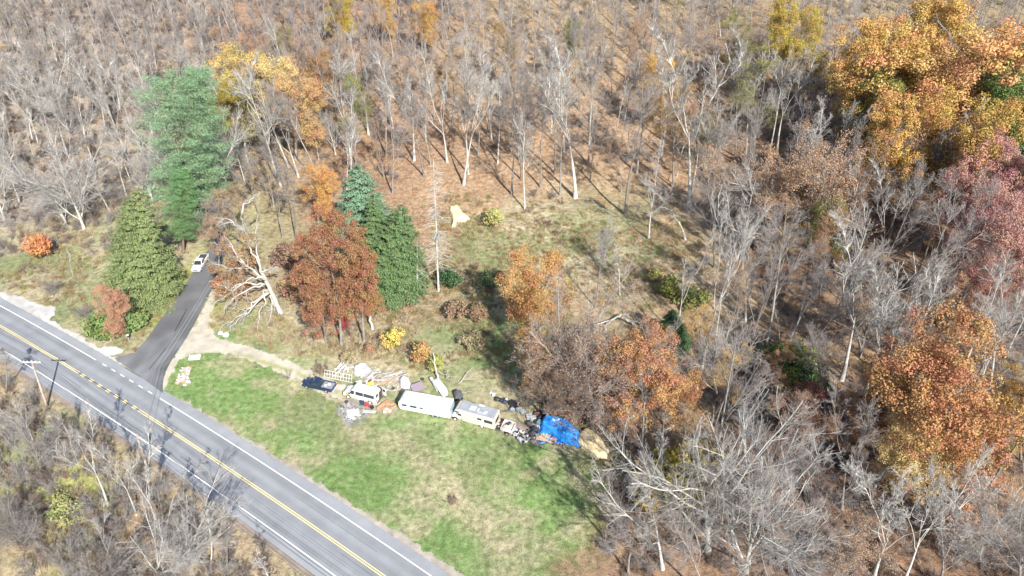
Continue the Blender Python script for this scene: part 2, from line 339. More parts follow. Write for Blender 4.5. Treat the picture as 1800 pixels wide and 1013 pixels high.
# ------------------------------------------------------------------ ground cover
def covermat(name, fine=7., amp=.55, speck=.0, speckcol=(.5, .42, .28), bump=.5, rough=.95, mid=1.1, bd=.12):
    m = bpy.data.materials.new(name); m.use_nodes = True; t = m.node_tree; N = t.nodes; L = t.links; b = N['Principled BSDF']
    b.inputs['Roughness'].default_value = rough; b.inputs['Specular IOR Level'].default_value = .15
    at_ = N.new('ShaderNodeAttribute'); at_.attribute_name = 'cover'; tc = N.new('ShaderNodeTexCoord')
    n1 = N.new('ShaderNodeTexNoise'); n1.inputs['Scale'].default_value = fine; n1.inputs['Detail'].default_value = 5; n1.inputs['Roughness'].default_value = .7
    n2 = N.new('ShaderNodeTexNoise'); n2.inputs['Scale'].default_value = mid; n2.inputs['Detail'].default_value = 4
    for n in (n1, n2): L.new(tc.outputs['Object'], n.inputs['Vector'])
    ad = N.new('ShaderNodeMath'); ad.operation = 'ADD'; L.new(n1.outputs[0], ad.inputs[0]); L.new(n2.outputs[0], ad.inputs[1])
    mr = N.new('ShaderNodeMapRange'); mr.inputs['From Min'].default_value = .65; mr.inputs['From Max'].default_value = 1.35
    mr.inputs['To Min'].default_value = 1 - amp; mr.inputs['To Max'].default_value = 1 + amp; L.new(ad.outputs[0], mr.inputs['Value'])
    vm = N.new('ShaderNodeVectorMath'); vm.operation = 'SCALE'; L.new(at_.outputs['Color'], vm.inputs[0]); L.new(mr.outputs[0], vm.inputs['Scale']); out = vm.outputs[0]
    if speck:
        vo = N.new('ShaderNodeTexVoronoi'); vo.inputs['Scale'].default_value = 4.2; L.new(tc.outputs['Object'], vo.inputs['Vector'])
        wn = N.new('ShaderNodeSeparateColor'); L.new(vo.outputs['Color'], wn.inputs[0])
        g = N.new('ShaderNodeMath'); g.operation = 'LESS_THAN'; g.inputs[1].default_value = .22; L.new(vo.outputs['Distance'], g.inputs[0])
        g2 = N.new('ShaderNodeMath'); g2.operation = 'LESS_THAN'; g2.inputs[1].default_value = speck; L.new(wn.outputs[0], g2.inputs[0])
        mu = N.new('ShaderNodeMath'); mu.operation = 'MULTIPLY'; L.new(g.outputs[0], mu.inputs[0]); L.new(g2.outputs[0], mu.inputs[1])
        mu2 = N.new('ShaderNodeMath'); mu2.operation = 'MULTIPLY'; mu2.inputs[1].default_value = .6; L.new(mu.outputs[0], mu2.inputs[0])
        mx = N.new('ShaderNodeMix'); mx.data_type = 'RGBA'; L.new(mu2.outputs[0], mx.inputs['Factor']); L.new(out, mx.inputs['A']); mx.inputs['B'].default_value = (*speckcol, 1); out = mx.outputs['Result']
    L.new(out, b.inputs['Base Color'])
    bp = N.new('ShaderNodeBump'); bp.inputs['Strength'].default_value = bump; bp.inputs['Distance'].default_value = bd; L.new(ad.outputs[0], bp.inputs['Height']); L.new(bp.outputs[0], b.inputs['Normal'])
    return m
def covermesh(name, V, Q, colr, m, kind='structure', parent=None, label=None):
    me = npmesh(name, V, Q, m, smooth=True); a = me.attributes.new('cover', 'FLOAT_COLOR', 'POINT')
    a.data.foreach_set('color', np.concatenate([colr, np.ones((len(colr), 1))], 1).astype(np.float32).ravel())
    o = link(name, me, parent)
    if parent is None: tag(o, label=label, kind=kind)
    return o
def gridmesh(xs, ys, zf):
    X, Y = np.meshgrid(xs, ys); Z = zf(X, Y); idx = np.arange(X.size).reshape(X.shape)
    return np.stack([X, Y, Z], -1).reshape(-1, 3), np.stack([idx[:-1, :-1], idx[:-1, 1:], idx[1:, 1:], idx[1:, :-1]], -1).reshape(-1, 4)
G1 = (.155, .24, .08); G2 = (.20, .22, .105); ST = (.37, .315, .205); TN = (.31, .24, .155); OR = (.31, .21, .13); BR = (.26, .17, .11); RB = (.22, .135, .085); PK = (.30, .25, .20); YG = (.26, .27, .09)
CP = [(150,150,PK),(50,350,PK),(350,150,PK),(60,60,PK),(450,60,BR),(600,60,BR),(230,470,ST),(20,470,G2),(60,430,ST),(150,460,G2),(120,530,G2),(60,510,ST),(200,590,ST),(260,590,G2),(330,520,YG),(300,560,YG),(400,600,G1),(430,610,G2),(500,580,ST),(560,610,ST),(480,640,G1),
 (600,560,TN),(450,500,TN),(700,570,TN),(760,540,TN),(690,640,ST),(640,640,ST),(640,700,G2),(800,620,G2),(860,600,G1),(880,640,G1),(820,660,G2),(900,660,ST),(900,690,ST),(930,560,G2),(850,430,G2),(930,390,ST),(980,420,G2),(900,470,G2),(1060,470,ST),(1100,440,G2),(1160,480,TN),(850,340,OR),(780,340,OR),(650,330,BR),(700,250,BR),(720,400,OR),(760,450,TN),
 (900,280,OR),(1000,250,OR),(1150,280,OR),(1250,420,TN),(1250,520,TN),(1250,600,OR),(1350,450,RB),(1420,300,RB),(1500,350,RB),(1500,600,OR),(1600,500,BR),(1700,600,OR),(1300,200,BR),(1500,760,RB),(1650,850,RB),(1780,900,BR),(1400,850,(.17,.10,.07)),(1300,1000,RB),(1500,980,RB),(1650,990,RB),(1200,900,BR),(1200,1010,BR),(1100,900,BR),(1100,1000,BR),(1060,950,BR),(1040,1000,BR),(1000,640,BR),(1000,700,BR),(1080,760,BR),(1000,540,TN),(950,500,ST),
 (60,760,G2),(30,700,TN),(150,800,TN),(120,890,YG),(100,860,YG),(140,910,YG),(60,950,TN),(250,900,BR),(350,900,TN),(420,960,TN),(330,790,TN),(200,720,G2),(450,1000,TN),(540,1040,G2),
 (340,680,G1),(400,660,G1),(450,720,G1),(500,780,G1),(600,850,G1),(750,960,G1),(600,760,G2),(700,770,ST),(640,780,G2),(780,800,ST),(850,830,G2),(900,830,G1),(980,830,G1),(850,920,ST),(950,900,G1),(900,980,G1),(820,860,ST),(560,700,G2),(800,770,G1),(700,735,G1),(520,690,ST),(420,680,G1),(700,880,G1),(1000,930,G1),(660,830,G1)]
_cw = [at(a, b) for a, b, c in CP]; CPX = np.array([[p.x, p.y] for p in _cw]); CPC = np.array([c for a, b, c in CP])
def wpoly(pts): return [tuple(at(*p)[:2]) for p in pts]
GULCH = wpoly([(1330,560),(1400,560),(1400,420),(1330,380)])
def cover(x, y):
    x = np.asarray(x, float); y = np.asarray(y, float); s = 3.2
    xw = x + 5 * (vnoise(x, y, 6, 11) - .5) + 3 * (vnoise(x, y, 2, 12) - .5); yw = y + 5 * (vnoise(x, y, 6, 13) - .5) + 3 * (vnoise(x, y, 2, 14) - .5)
    num = np.zeros(x.shape + (3,)); den = np.zeros(x.shape)
    for (cx, cy), c in zip(CPX, CPC):
        w = 1 / ((xw - cx) ** 2 + (yw - cy) ** 2 + s * s) ** 2.2; num += w[..., None] * c; den += w
    c = num / den[..., None]
    n = vnoise(x, y, 3.1, 21) * .45 + vnoise(x, y, 1.3, 22) * .35 + vnoise(x, y, 9, 23) * .4      # 0..1.2
    c = c * (.72 + .48 * n)[..., None]
    green = (c[..., 1] > c[..., 0] * 1.02)
    dry = np.clip((vnoise(x, y, 2.4, 31) * .6 + vnoise(x, y, 6.5, 32) * .6 - .58) * 2.4, 0, .8) * green
    c = c * (1 - dry[..., None]) + np.array(ST) * dry[..., None]
    s_, o = roff(x, y)
    bank = ((o < -5) & (o > -9))[..., None]; c = np.where(bank, c * .6 + .4 * np.array(TN), c)
    wet = np.exp(-(((-o) - 26 - 3 * np.sin(s_ * .09) - 2 * np.sin(s_ * .23)) / 2.2) ** 2)[..., None]; c = c * (1 - wet) + np.array((.10, .075, .055)) * wet
    return c
xs = np.concatenate([np.arange(-1500, -260, 80), np.arange(-260, -90, 2.), np.arange(-90, 45, .7), np.arange(45, 250, 2.), np.arange(250, 1600, 90)])
ys = np.concatenate([np.arange(-1200, 0, 120), np.arange(0, 54, 3.), np.arange(54, 152, .7), np.arange(152, 360, 2.), np.arange(360, 1700, 90)])
V, Q = gridmesh(xs, ys, height); GROUND = covermat('ground_cover', 5., .62, .16, bump=.9, bd=.2)
covermesh('ground', V, Q, np.minimum(cover(V[:, 0], V[:, 1]), .6), GROUND)

# ------------------------------------------------------------------ roads
ASPH = covermat('asphalt', 9., .16, bump=.15, rough=.85, mid=.35, bd=.01); GRAV = covermat('gravel', 6., .2, .25, (.46, .43, .39), bump=.3, bd=.03)
PAINTW = mat('white_paint', (.78, .78, .76), .6, .06, 3); PAINTY = mat('yellow_paint', (.78, .62, .26), .6, .08, 3)
road = empty('main_road', (0, 0, 0)); tag(road, kind='structure')
def strip(name, s0, s1, o0, o1, z, m, parent, step=2., do=.45, colf=None):
    n = max(2, int((s1 - s0) / step) + 1); k = max(2, int(abs(o1 - o0) / do) + 1); S, O = np.meshgrid(np.linspace(s0, s1, n), np.linspace(o0, o1, k), indexing='ij')
    X, Y = roadpt(S, O); Z = np.full(X.shape, z); idx = np.arange(X.size).reshape(X.shape)
    V = np.stack([X, Y, Z], -1).reshape(-1, 3); Q = np.stack([idx[:-1, :-1], idx[1:, :-1], idx[1:, 1:], idx[:-1, 1:]], -1).reshape(-1, 4)
    if colf is None: return link(name, npmesh(name, V, Q, m), parent)
    return covermesh(name, V, Q, colf(S, O).reshape(-1, 3), m, parent=parent)
def roadcol(S, O):
    a = np.abs(O); v = .215 + .026 * np.exp(-((a - 1.8) / .45) ** 2) - .012 * np.exp(-((a - .95) / .3) ** 2) - .012 * np.exp(-((a - 2.7) / .3) ** 2)
    v = np.where(a > 3.65, .255, v) * (.93 + .14 * vnoise(S, O * 6, 9, 3)); return np.stack([v * .98, v, v * 1.04], -1)
strip('road_surface', -230, 190, -5.0, 5.1, .03, ASPH, road, 2, .2, roadcol)
def s_at(px, py): x, y = flat(px, py); return float(toroad(x, y)[0])
sA, sB = s_at(170, 633), s_at(282, 700)
strip('edge_line', -230, 190, -3.63, -3.49, .034, PAINTW, road); strip('edge_line', -230, sA, 3.49, 3.63, .034, PAINTW, road); strip('edge_line', sB, 190, 3.49, 3.63, .034, PAINTW, road)
k = (sB - sA) / 7
for i in range(6): strip('edge_dash', sA + k * (i + .75), sA + k * (i + 1.2), 3.48, 3.62, .034, PAINTW, road)
cA, cB = s_at(140, 655), s_at(243, 722)
for o0, o1 in ((-.21, -.09), (.09, .21)):
    strip('centre_line', -230, cA, o0, o1, .034, PAINTY, road); strip('centre_line', cB, 190, o0, o1, .034, PAINTY, road)
    k = (cB - cA) / 7
    for i in range(7): strip('centre_dash', cA + k * (i + .3), cA + k * (i + .72), o0 - .02, o1 + .02, .034, PAINTY, road)
SEAM = mat('tar_seam', (.035, .035, .038), .6)
for s0, s1, o0 in ((cA - 1, cB + 2, .0), (sA + 6, sB - 1, 5.02)): strip('tar_seam', s0, s1, o0 - .05, o0 + .05, .033, SEAM, road)
for s0, l0, o0, w0 in ((-60, 5, 1.1, .05), (-22, 9, -1.9, .04), (-38, 14, 2.6, .035), (6, 11, .9, .04), (14, 6, -2.5, .05), (34, 16, 2.1, .035), (46, 8, -.8, .04), (-5, 7, 3.1, .04), (60, 12, 1.4, .035)):
    strip('road_crack', s0, s0 + l0, o0, o0 + w0, .0325, SEAM, road, .8)
def sheet(name, poly, lift, m, colf, cell=.3, rag=.5, hole=None, kind='structure', label=None):   # ragged patch laid on the ground
    P = np.array(poly); x0, y0 = P.min(0) - 1; x1, y1 = P.max(0) + 1; xs = np.arange(x0, x1, cell); ys = np.arange(y0, y1, cell)
    V, Q = gridmesh(xs, ys, lambda X, Y: height(X, Y) + lift); C = V[Q].mean(1)
    wx = C[:, 0] + rag * 2 * (vnoise(C[:, 0], C[:, 1], .9, 41) - .5); wy = C[:, 1] + rag * 2 * (vnoise(C[:, 0], C[:, 1], .9, 42) - .5)
    keep = inpoly(wx, wy, poly)
    if hole is not None: keep &= ~hole(C[:, 0], C[:, 1])
    Q = Q[keep]; u = np.unique(Q); mp = np.zeros(len(V), int); mp[u] = np.arange(len(u)); V = V[u]; Q = mp[Q]
    o = covermesh(name, V, Q, colf(V[:, 0], V[:, 1]), m, kind=kind, label=label); return o
def flatcol(c, v=.25): return lambda x, y: np.array(c) * (1 - v + 2 * v * (.6 * vnoise(x, y, 1.1, 51) + .4 * vnoise(x, y, 4, 52)))[:, None]
side_px = [(201,630),(222,624),(234,619),(250,606),(263,589),(278,568),(292,549),(312,520),(332,491),(348,466),(365,440),(378,418),(388,402),(402,412),(396,440),(388,470),(373,509),(352,550),(329,593),(314,616),(300,637),(289,659),(286,676),(287,692)]
side_w = wpoly(side_px)
def seg_smooth(pts, n=6):
    return pts
def sidecol(x, y):
    v = .125 * (.8 + .4 * vnoise(x, y, 3, 61)); w = np.clip(vnoise(x * 1.2 - y * .35, x * .1 + y * .2, .8, 62) * .6 + vnoise(x, y, 5, 63) * .7 - .6, 0, 1) * .09
    near = np.exp(-(((x - at(285, 645).x) ** 2 + (y - at(285, 645).y) ** 2) / 60.)); v = v + w * (.5 + near); return np.stack([v, v, v * 1.03], -1)
def polymesh(poly, lift, cell):                            # crisp edged draped patch (clipped by bisecting a grid)
    import bmesh
    bm = bmesh.new(); vs_ = [bm.verts.new((x, y, 0)) for x, y in poly]; bm.faces.new(vs_); P = np.array(poly)
    bmesh.ops.triangulate(bm, faces=bm.faces[:])
    for ax, (a, b) in ((0, (P[:, 0].min(), P[:, 0].max())), (1, (P[:, 1].min(), P[:, 1].max()))):
        for c in np.arange(a + cell, b, cell):
            co = [0, 0, 0]; co[ax] = c; no = [0, 0, 0]; no[ax] = 1
            bmesh.ops.bisect_plane(bm, geom=bm.verts[:] + bm.edges[:] + bm.faces[:], plane_co=co, plane_no=no)
    bmesh.ops.triangulate(bm, faces=bm.faces[:]); bm.verts.index_update()
    V = np.array([v.co[:] for v in bm.verts]); Q = np.array([[v.index for v in f.verts] for f in bm.faces]); bm.free()
    V[:, 2] = height(V[:, 0], V[:, 1]) + lift; return V, Q
V, Q = polymesh(side_w, .05, .45); covermesh('side_road', V, Q, sidecol(V[:, 0], V[:, 1]), ASPH)
sp_ = [at(*q) for q in ((352, 500), (328, 545), (308, 582), (290, 615), (262, 650))]
for a, b in zip(sp_[:-1], sp_[1:]):
    d_ = (b - a).normalized(); n_ = Vector((-d_.y, d_.x, 0)) * .07; Vv = [a - n_, a + n_, b + n_, b - n_]
    tag(link('tar_seam', npmesh('tar_seam', np.array([[v.x, v.y, float(height(v.x, v.y)) + .056] for v in Vv]), np.array([[0, 1, 2, 3]]), SEAM)), kind='structure')
def onroad(x, y): s, o = roff(x, y); return (o > -5) & (o < 5.1)
gr_px = [(380,505),(376,530),(370,560),(368,578),(380,594),(415,605),(450,614),(500,632),(545,651),(600,676),(640,694),(690,714),(690,720),(600,701),(560,688),(530,671),(480,650),(440,633),(405,622),(375,620),(340,622),(318,632),(303,655),(292,672),(288,690),(276,692),(290,655),(305,628),(330,590),(352,555),(372,508)]
gravel_w = wpoly(gr_px)
def gravcol(x, y):
    c = np.array((.43, .385, .31)) * (.8 + .4 * (.6 * vnoise(x, y, 1.1, 51) + .4 * vnoise(x, y, 4, 52)))[:, None]
    a, b = at(390, 605), at(620, 700); d = np.array([b.x - a.x, b.y - a.y]); L = np.hypot(*d); d /= L
    along = (x - a.x) * d[0] + (y - a.y) * d[1]; ac = -(x - a.x) * d[1] + (y - a.y) * d[0]
    m = np.exp(-((ac + .35 * np.sin(along * .25)) / .55) ** 2) * sstep(2, 7, along) * np.clip(vnoise(x, y, .8, 55) * 1.2 + .35, 0, 1)
    return c * (1 - .8 * m[:, None]) + np.array(YG) * .8 * m[:, None]
sheet('gravel_driveway', gravel_w, .025, GRAV, gravcol, .3, .45, onroad)
sh_px = [(-60,480),(0,512),(35,522),(70,536),(100,541),(94,552),(88,560),(110,575),(140,592),(170,610),(205,632),(215,645),(120,620),(0,560),(-80,520)]
sheet('gravel_shoulder', wpoly(sh_px), .02, GRAV, flatcol((.42, .40, .375), .25), .3, .45, onroad)
xs_ = np.linspace(sB + 3, 185, 40); L_ = [tuple(roadpt(s, 4.9)) for s in xs_] + [tuple(roadpt(s, 5.75 + .3 * math.sin(s * 1.3))) for s in xs_[::-1]]
sheet('road_verge', [(float(a), float(b)) for a, b in L_], .015, GRAV, flatcol((.30, .265, .22), .3), .22, .35, onroad)
xs_ = np.linspace(-200, 185, 70); L_ = [tuple(roadpt(s, -4.8)) for s in xs_] + [tuple(roadpt(s, -5.8)) for s in xs_[::-1]]
sheet('road_verge_near', [(float(a), float(b)) for a, b in L_], .015, GRAV, flatcol((.24, .19, .15), .3), .25, .35, onroad)
WATER = mat('stream_water', (.05, .045, .035), .08, .1, 1, spec=.6)
ss = np.linspace(-170, 150, 160); ck = 26 + 3 * np.sin(ss * .09) + 2 * np.sin(ss * .23)
a = np.array(roadpt(ss, -(ck - 1.5))).T; b = np.array(roadpt(ss, -(ck + 1.5))).T
V = np.concatenate([np.c_[a, np.full(160, -4.05)], np.c_[b, np.full(160, -4.05)]]); i = np.arange(159); Q = np.stack([i, i + 160, i + 161, i + 1], 1)
tag(link('stream', npmesh('stream', V, Q, WATER)), kind='structure')
sheet('ash_patch', wpoly([(592,712),(612,706),(640,712),(650,722),(640,738),(628,752),(612,752),(600,735)]), .03, GRAV, flatcol((.24, .22, .21), .35), .25, .8)
sheet('trampled_dirt', wpoly([(560,690),(620,706),(690,715),(700,728),(640,722),(600,712)]), .018, GRAV, flatcol((.33, .28, .21), .3), .3, .6)
sheet('trampled_earth', wpoly([(900,745),(940,752),(965,778),(930,782),(905,772),(895,755)]), .03, GRAV, flatcol((.26, .21, .17), .35), .25, .8)

# ------------------------------------------------------------------ small builders
class MB:
    def __init__(s): s.V = []; s.F = []
    def add(s, V, F): n = len(s.V); s.V += [tuple(v) for v in V]; s.F += [tuple(i + n for i in f) for f in F]; return s
    def box(s, c, d, rz=0., rx=0., ry=0.):
        M = Matrix.Translation(c) @ Matrix.Rotation(rz, 4, 'Z') @ Matrix.Rotation(ry, 4, 'Y') @ Matrix.Rotation(rx, 4, 'X')
        V = [M @ Vector((x * d[0] / 2, y * d[1] / 2, z * d[2] / 2)) for x in (-1, 1) for y in (-1, 1) for z in (-1, 1)]
        return s.add(V, [(0, 1, 3, 2), (4, 6, 7, 5), (0, 4, 5, 1), (2, 3, 7, 6), (0, 2, 6, 4), (1, 5, 7, 3)])
    def prism(s, prof, hw):                                # profile in x z, half width per point
        n = len(prof); hw = hw if hasattr(hw, '__len__') else [hw] * n
        V = [(x, -h, z) for (x, z), h in zip(prof, hw)] + [(x, h, z) for (x, z), h in zip(prof, hw)]
        return s.add(V, [tuple(range(n)), tuple(range(2 * n - 1, n - 1, -1))] + [(i, i + n, (i + 1) % n + n, (i + 1) % n) for i in range(n)])
    def rod(s, a, b, r0, r1=None, n=10):
        a = Vector(a); b = Vector(b); r1 = r0 if r1 is None else r1; q = (b - a).to_track_quat('Z', 'Y'); V = []
        for p, r in ((a, r0), (b, r1)):
            for i in range(n): V.append(p + q @ Vector((r * math.cos(i * 2 * math.pi / n), r * math.sin(i * 2 * math.pi / n), 0)))
        return s.add(V, [(i, (i + 1) % n, (i + 1) % n + n, i + n) for i in range(n)] + [tuple(range(n - 1, -1, -1)), tuple(range(n, 2 * n))])
    def quad(s, *p): return s.add(p, [(0, 1, 2, 3)])
    def blob(s, c, r, seed=0, n=(8, 6), rough=.25):
        rr = random.Random(seed); V = [(c[0], c[1], c[2] - r[2])]
        for j in range(1, n[1]):
            ph = -math.pi / 2 + math.pi * j / n[1]
            for i in range(n[0]):
                a = i * 2 * math.pi / n[0]; k = 1 + rr.uniform(-rough, rough)
                V.append((c[0] + r[0] * k * math.cos(a) * math.cos(ph), c[1] + r[1] * k * math.sin(a) * math.cos(ph), max(c[2] + r[2] * k * math.sin(ph), c[2] - r[2])))
        V.append((c[0], c[1], c[2] + r[2])); F_ = []; m = n[0]; t = len(V) - 1
        for i in range(m):
            F_.append((0, 1 + (i + 1) % m, 1 + i)); F_.append((t, 1 + (n[1] - 2) * m + i, 1 + (n[1] - 2) * m + (i + 1) % m))
            for j in range(n[1] - 2): F_.append((1 + j * m + i, 1 + j * m + (i + 1) % m, 1 + (j + 1) * m + (i + 1) % m, 1 + (j + 1) * m + i))
        return s.add(V, F_)
    def build(s, name, m, parent=None, bevel=0., seg=2, label=None):
        me = bpy.data.meshes.new(name); me.from_pydata([tuple(v) for v in s.V], [], s.F); me.materials.append(m); me.validate(); me.update()
        import bmesh
        bm = bmesh.new(); bm.from_mesh(me); bmesh.ops.recalc_face_normals(bm, faces=bm.faces)
        if bevel: bmesh.ops.bevel(bm, geom=bm.edges[:], offset=bevel, segments=seg, affect='EDGES', clamp_overlap=True)
        bm.to_mesh(me); bm.free()
        if bevel: me.polygons.foreach_set('use_smooth', [False] * len(me.polygons))
        o = link(name, me, parent)
        if label: o['label'] = label
        return o
WHITE = mat('white_body', (.60, .60, .585), .35, .14, 1.1, spec=.5); CREAM = mat('cream_body', (.56, .51, .42), .5, .08, 1.2); NAVY = mat('navy_body', (.018, .035, .075), .28, .1, 1, spec=.6)
ROOFW = mat('white_roof', (.58, .59, .59), .6, .2, .9); ROOFG = mat('grey_roof', (.27, .285, .31), .7, .12, 1.)
GLASS = mat('dark_glass', (.03, .04, .045), .08, .1, 1, spec=.8); TYRE = mat('tyre_rubber', (.03, .03, .03), .85); RIM = mat('wheel_rim', (.5, .5, .5), .35, .1, 2, metal=.6)
TRIM = mat('dark_trim', (.06, .06, .065), .6); REDL = mat('red_lens', (.45, .03, .03), .3); CLEAR = mat('clear_lens', (.7, .7, .68), .2); GREYM = mat('grey_metal', (.42, .45, .47), .5, .15, 2)
BLUEG = mat('blue_grey_panel', (.32, .40, .48), .45, .15, 2); ORL = mat('amber_lens', (.75, .32, .04), .4)
def wheel(parent, x, y, r, w=.24, cover=None):
    q = MB().rod((x, y - w / 2, r), (x, y + w / 2, r), r, n=18).build('wheel', TYRE, parent, .03)
    sg = 1 if y > 0 else -1; MB().rod((x, y + sg * (w / 2 - .02), r), (x, y + sg * (w / 2 + .02), r), r * .6, r * .55, n=14).build('rim', cover or RIM, q)
def sidequad(x0, x1, z0, z1, y0, y1, sg):                # window on a leaning side: y0 at z0, y1 at z1
    return [(x0[0], sg * y0, z0), (x0[1], sg * y0, z0), (x1[1], sg * y1, z1), (x1[0], sg * y1, z1)]
def pickup(loc, rz, body, label, bedcol, load=None, name='pickup_truck'):
    t = empty(name, loc, rz, label, 'pickup truck')
    MB().prism([(-2.85, .48), (-2.88, 1.02), (-.72, 1.04), (.0, 1.06), (.95, 1.08), (2.0, 1.02), (2.62, .93), (2.82, .72), (2.84, .42), (2.1, .34), (-2.3, .38)], [.93, .95, .96, .97, .97, .93, .84, .86, .88, .9, .9]).build('body', body, t, .05)
    MB().prism([(-.72, 1.03), (-.5, 1.66), (-.1, 1.74), (.55, 1.70), (1.35, 1.06)], [.88, .70, .70, .70, .86]).build('cab', body, t, .04)
    MB().quad((1.30, -.78, 1.12), (1.30, .78, 1.12), (.62, .64, 1.66), (.62, -.64, 1.66)).V
    w = MB(); w.add([(1.33, -.76, 1.11), (1.33, .76, 1.11), (.64, .63, 1.665), (.64, -.63, 1.665), (1.30, -.76, 1.08), (1.30, .76, 1.08), (.6, .63, 1.64), (.6, -.63, 1.64)], [(0, 1, 2, 3), (4, 7, 6, 5), (0, 4, 5, 1), (3, 2, 6, 7)]).build('windshield', GLASS, t)
    MB().quad((-.735, -.7, 1.12), (-.735, .7, 1.12), (-.545, .6, 1.60), (-.545, -.6, 1.60)).build('rear_window', GLASS, t)
    for sg in (1, -1):
        MB().quad((-.58, sg * .878, 1.10), (.28, sg * .878, 1.10), (.24, sg * .735, 1.60), (-.42, sg * .735, 1.60)).build('side_window', GLASS, t)
        MB().quad((.36, sg * .878, 1.10), (1.12, sg * .872, 1.10), (.60, sg * .735, 1.60), (.33, sg * .735, 1.60)).build('side_window', GLASS, t)
        MB().box((1.0, sg * 1.12, 1.2), (.16, .24, .2)).build('mirror', body, t, .03)
        MB().box((2.72, sg * .66, .80), (.16, .34, .16)).build('headlight', CLEAR, t, .02)
        MB().box((-2.88, sg * .84, .82), (.06, .16, .36)).build('taillight', REDL, t, .01)
        MB().box((.1, sg * .975, .8), (.16, .02, .04)).build('door_handle', TRIM, t)
        MB().box((-1.86, sg * .86, 1.07), (2.06, .16, .08)).build('bed_rail', body, t, .02)
        for x in (1.85, -1.78): wheel(t, x, sg * .83, .40)
    MB().box((-1.83, 0, 1.046), (1.96, 1.50, .02)).build('bed_floor', bedcol, t)
    MB().box((-2.86, 0, .80), (.09, 1.5, .56)).build('tailgate', body, t, .02); MB().box((2.86, 0, .55), (.14, 1.7, .2)).build('front_bumper', GREYM, t, .03)
    MB().box((-2.97, 0, .52), (.16, 1.7, .18)).build('rear_bumper', GREYM, t, .03); MB().box((2.84, 0, .79), (.05, .9, .2)).build('grille', TRIM, t, .01)
    return t
def frame2(pf, pr, wb_mid=0.):                            # two ground points along the near side, front and rear
    a, b = at(*pf), at(*pr); d = (a - b); rz = math.atan2(d.y, d.x); return a, b, rz
a, b, rz = frame2((541, 684), (573, 691)); mid = (a + b) / 2; left = Vector((-math.sin(rz), math.cos(rz), 0))
n_in = left if left.y > 0 else -left
BEDG = mat('grey_bedliner', (.22, .23, .25), .8, .2, 3)
pk1 = pickup(mid + n_in * .85, rz, NAVY, 'dark navy blue pickup truck parked on the gravel driveway', BEDG)
for dx, dy, sz, nm in ((-1.5, .25, .26, 'white crumpled bag in the bed of the navy pickup, nearer the cab'), (-2.0, -.1, .3, 'white crumpled bag in the bed of the navy pickup, nearer the tailgate')):
    M = pk1.matrix_world if False else Matrix.Translation(pk1.location) @ Matrix.Rotation(rz, 4, 'Z'); p = M @ Vector((dx, dy, 1.06))
    o = MB().blob((0, 0, sz * .5), (sz, sz * .9, sz * .55), int(sz * 100)).build('trash_bag', WHITE); o.location = p; tag(o, nm, 'bag')
a, b = at(345, 485), at(366, 450); d = a - b; rz2 = math.atan2(d.y, d.x)
pickup(Vector(((a + b) / 2)[:2] + (0.06 + float(height((a.x + b.x) / 2, (a.y + b.y) / 2)),)) - Vector((.3, 0, 0)), rz2, WHITE, 'white pickup truck with black bed driving down the dark side road', TRIM)
# the passenger van
a, b, rz = frame2((614, 700), (653, 710)); mid = (a + b) / 2; left = Vector((-math.sin(rz), math.cos(rz), 0)); n_in = left if left.y > 0 else -left
t = empty('passenger_van', mid + n_in * .88, rz, 'white passenger van with its rear door open behind the navy pickup', 'van')
MB().prism([(-2.75, .42), (-2.78, 1.15), (1.75, 1.18), (2.35, 1.05), (2.75, .9), (2.8, .45), (0, .36)], [.95, 1.0, 1.0, .92, .84, .9, .95]).build('body', WHITE, t, .05)
MB().prism([(-2.77, 1.14), (-2.62, 2.02), (-2.4, 2.14), (.7, 2.16), (1.1, 2.05), (1.85, 1.17)], [.99, .86, .80, .80, .82, .95]).build('cabin', WHITE, t, .05)
MB().add([(1.80, -.82, 1.25), (1.80, .82, 1.25), (1.19, .72, 2.0), (1.19, -.72, 2.0)], [(0, 1, 2, 3)]).build('windshield', GLASS, t)
for sg in (1, -1):
    for x0, x1, e in ((-2.45, -.75, 0), (-.68, .55, 0), (.75, 1.35, .3)):
        MB().quad((x0, sg * .992, 1.28), (x1 + e * .6, sg * .992, 1.28), (x1 - e * .5, sg * .878, 1.90), (x0, sg * .878, 1.90)).build('side_window', GLASS, t)
    MB().box((2.70, sg * .68, .82), (.14, .26, .2)).build('headlight', CLEAR, t, .02); MB().box((-2.79, sg * .9, 1.0), (.05, .14, .34)).build('taillight', REDL, t, .01)
    MB().box((1.5, sg * 1.12, 1.4), (.14, .22, .28)).build('mirror', TRIM, t, .03)
    for x in (1.85, -1.70): wheel(t, x, sg * .88, .38, .24, mat('white_rim', (.7, .7, .68), .4))
sgn = 1 if left.y > 0 else -1                            # far side in local y
MB().quad((-2.745, -sgn * .82, 1.25), (-2.745, -sgn * .12, 1.25), (-2.66, -sgn * .10, 1.9), (-2.66, -sgn * .72, 1.9)).build('rear_window', GLASS, t)
dr = MB().box((-3.12, sgn * 1.02, 1.28), (.72, .06, 1.55), rz=sgn * .25).build('rear_door', WHITE, t, .02, label='white rear door standing open'); MB().box((-3.13, sgn * .975, 1.58), (.46, .02, .5), rz=sgn * .25).build('window', GLASS, dr)
MB().box((-2.775, sgn * .45, 1.2), (.02, .8, 1.2)).build('door_opening', TRIM, t)
MB().box((2.0, -sgn * .985, .85), (.32, .03, .75)).build('amber_panel', ORL, t, label='orange yellow front corner panel'); MB().box((-2.80, -sgn * .05, .95), (.03, .14, .7)).build('red_stripe', REDL, t)
MB().box((2.83, 0, .5), (.14, 1.75, .18)).build('front_bumper', TRIM, t, .03); MB().box((-2.85, 0, .5), (.14, 1.75, .18)).build('rear_bumper', TRIM, t, .03)
t.scale = (1.13, 1.06, 1.06); VAN = (mid + n_in * .88, rz, sgn)
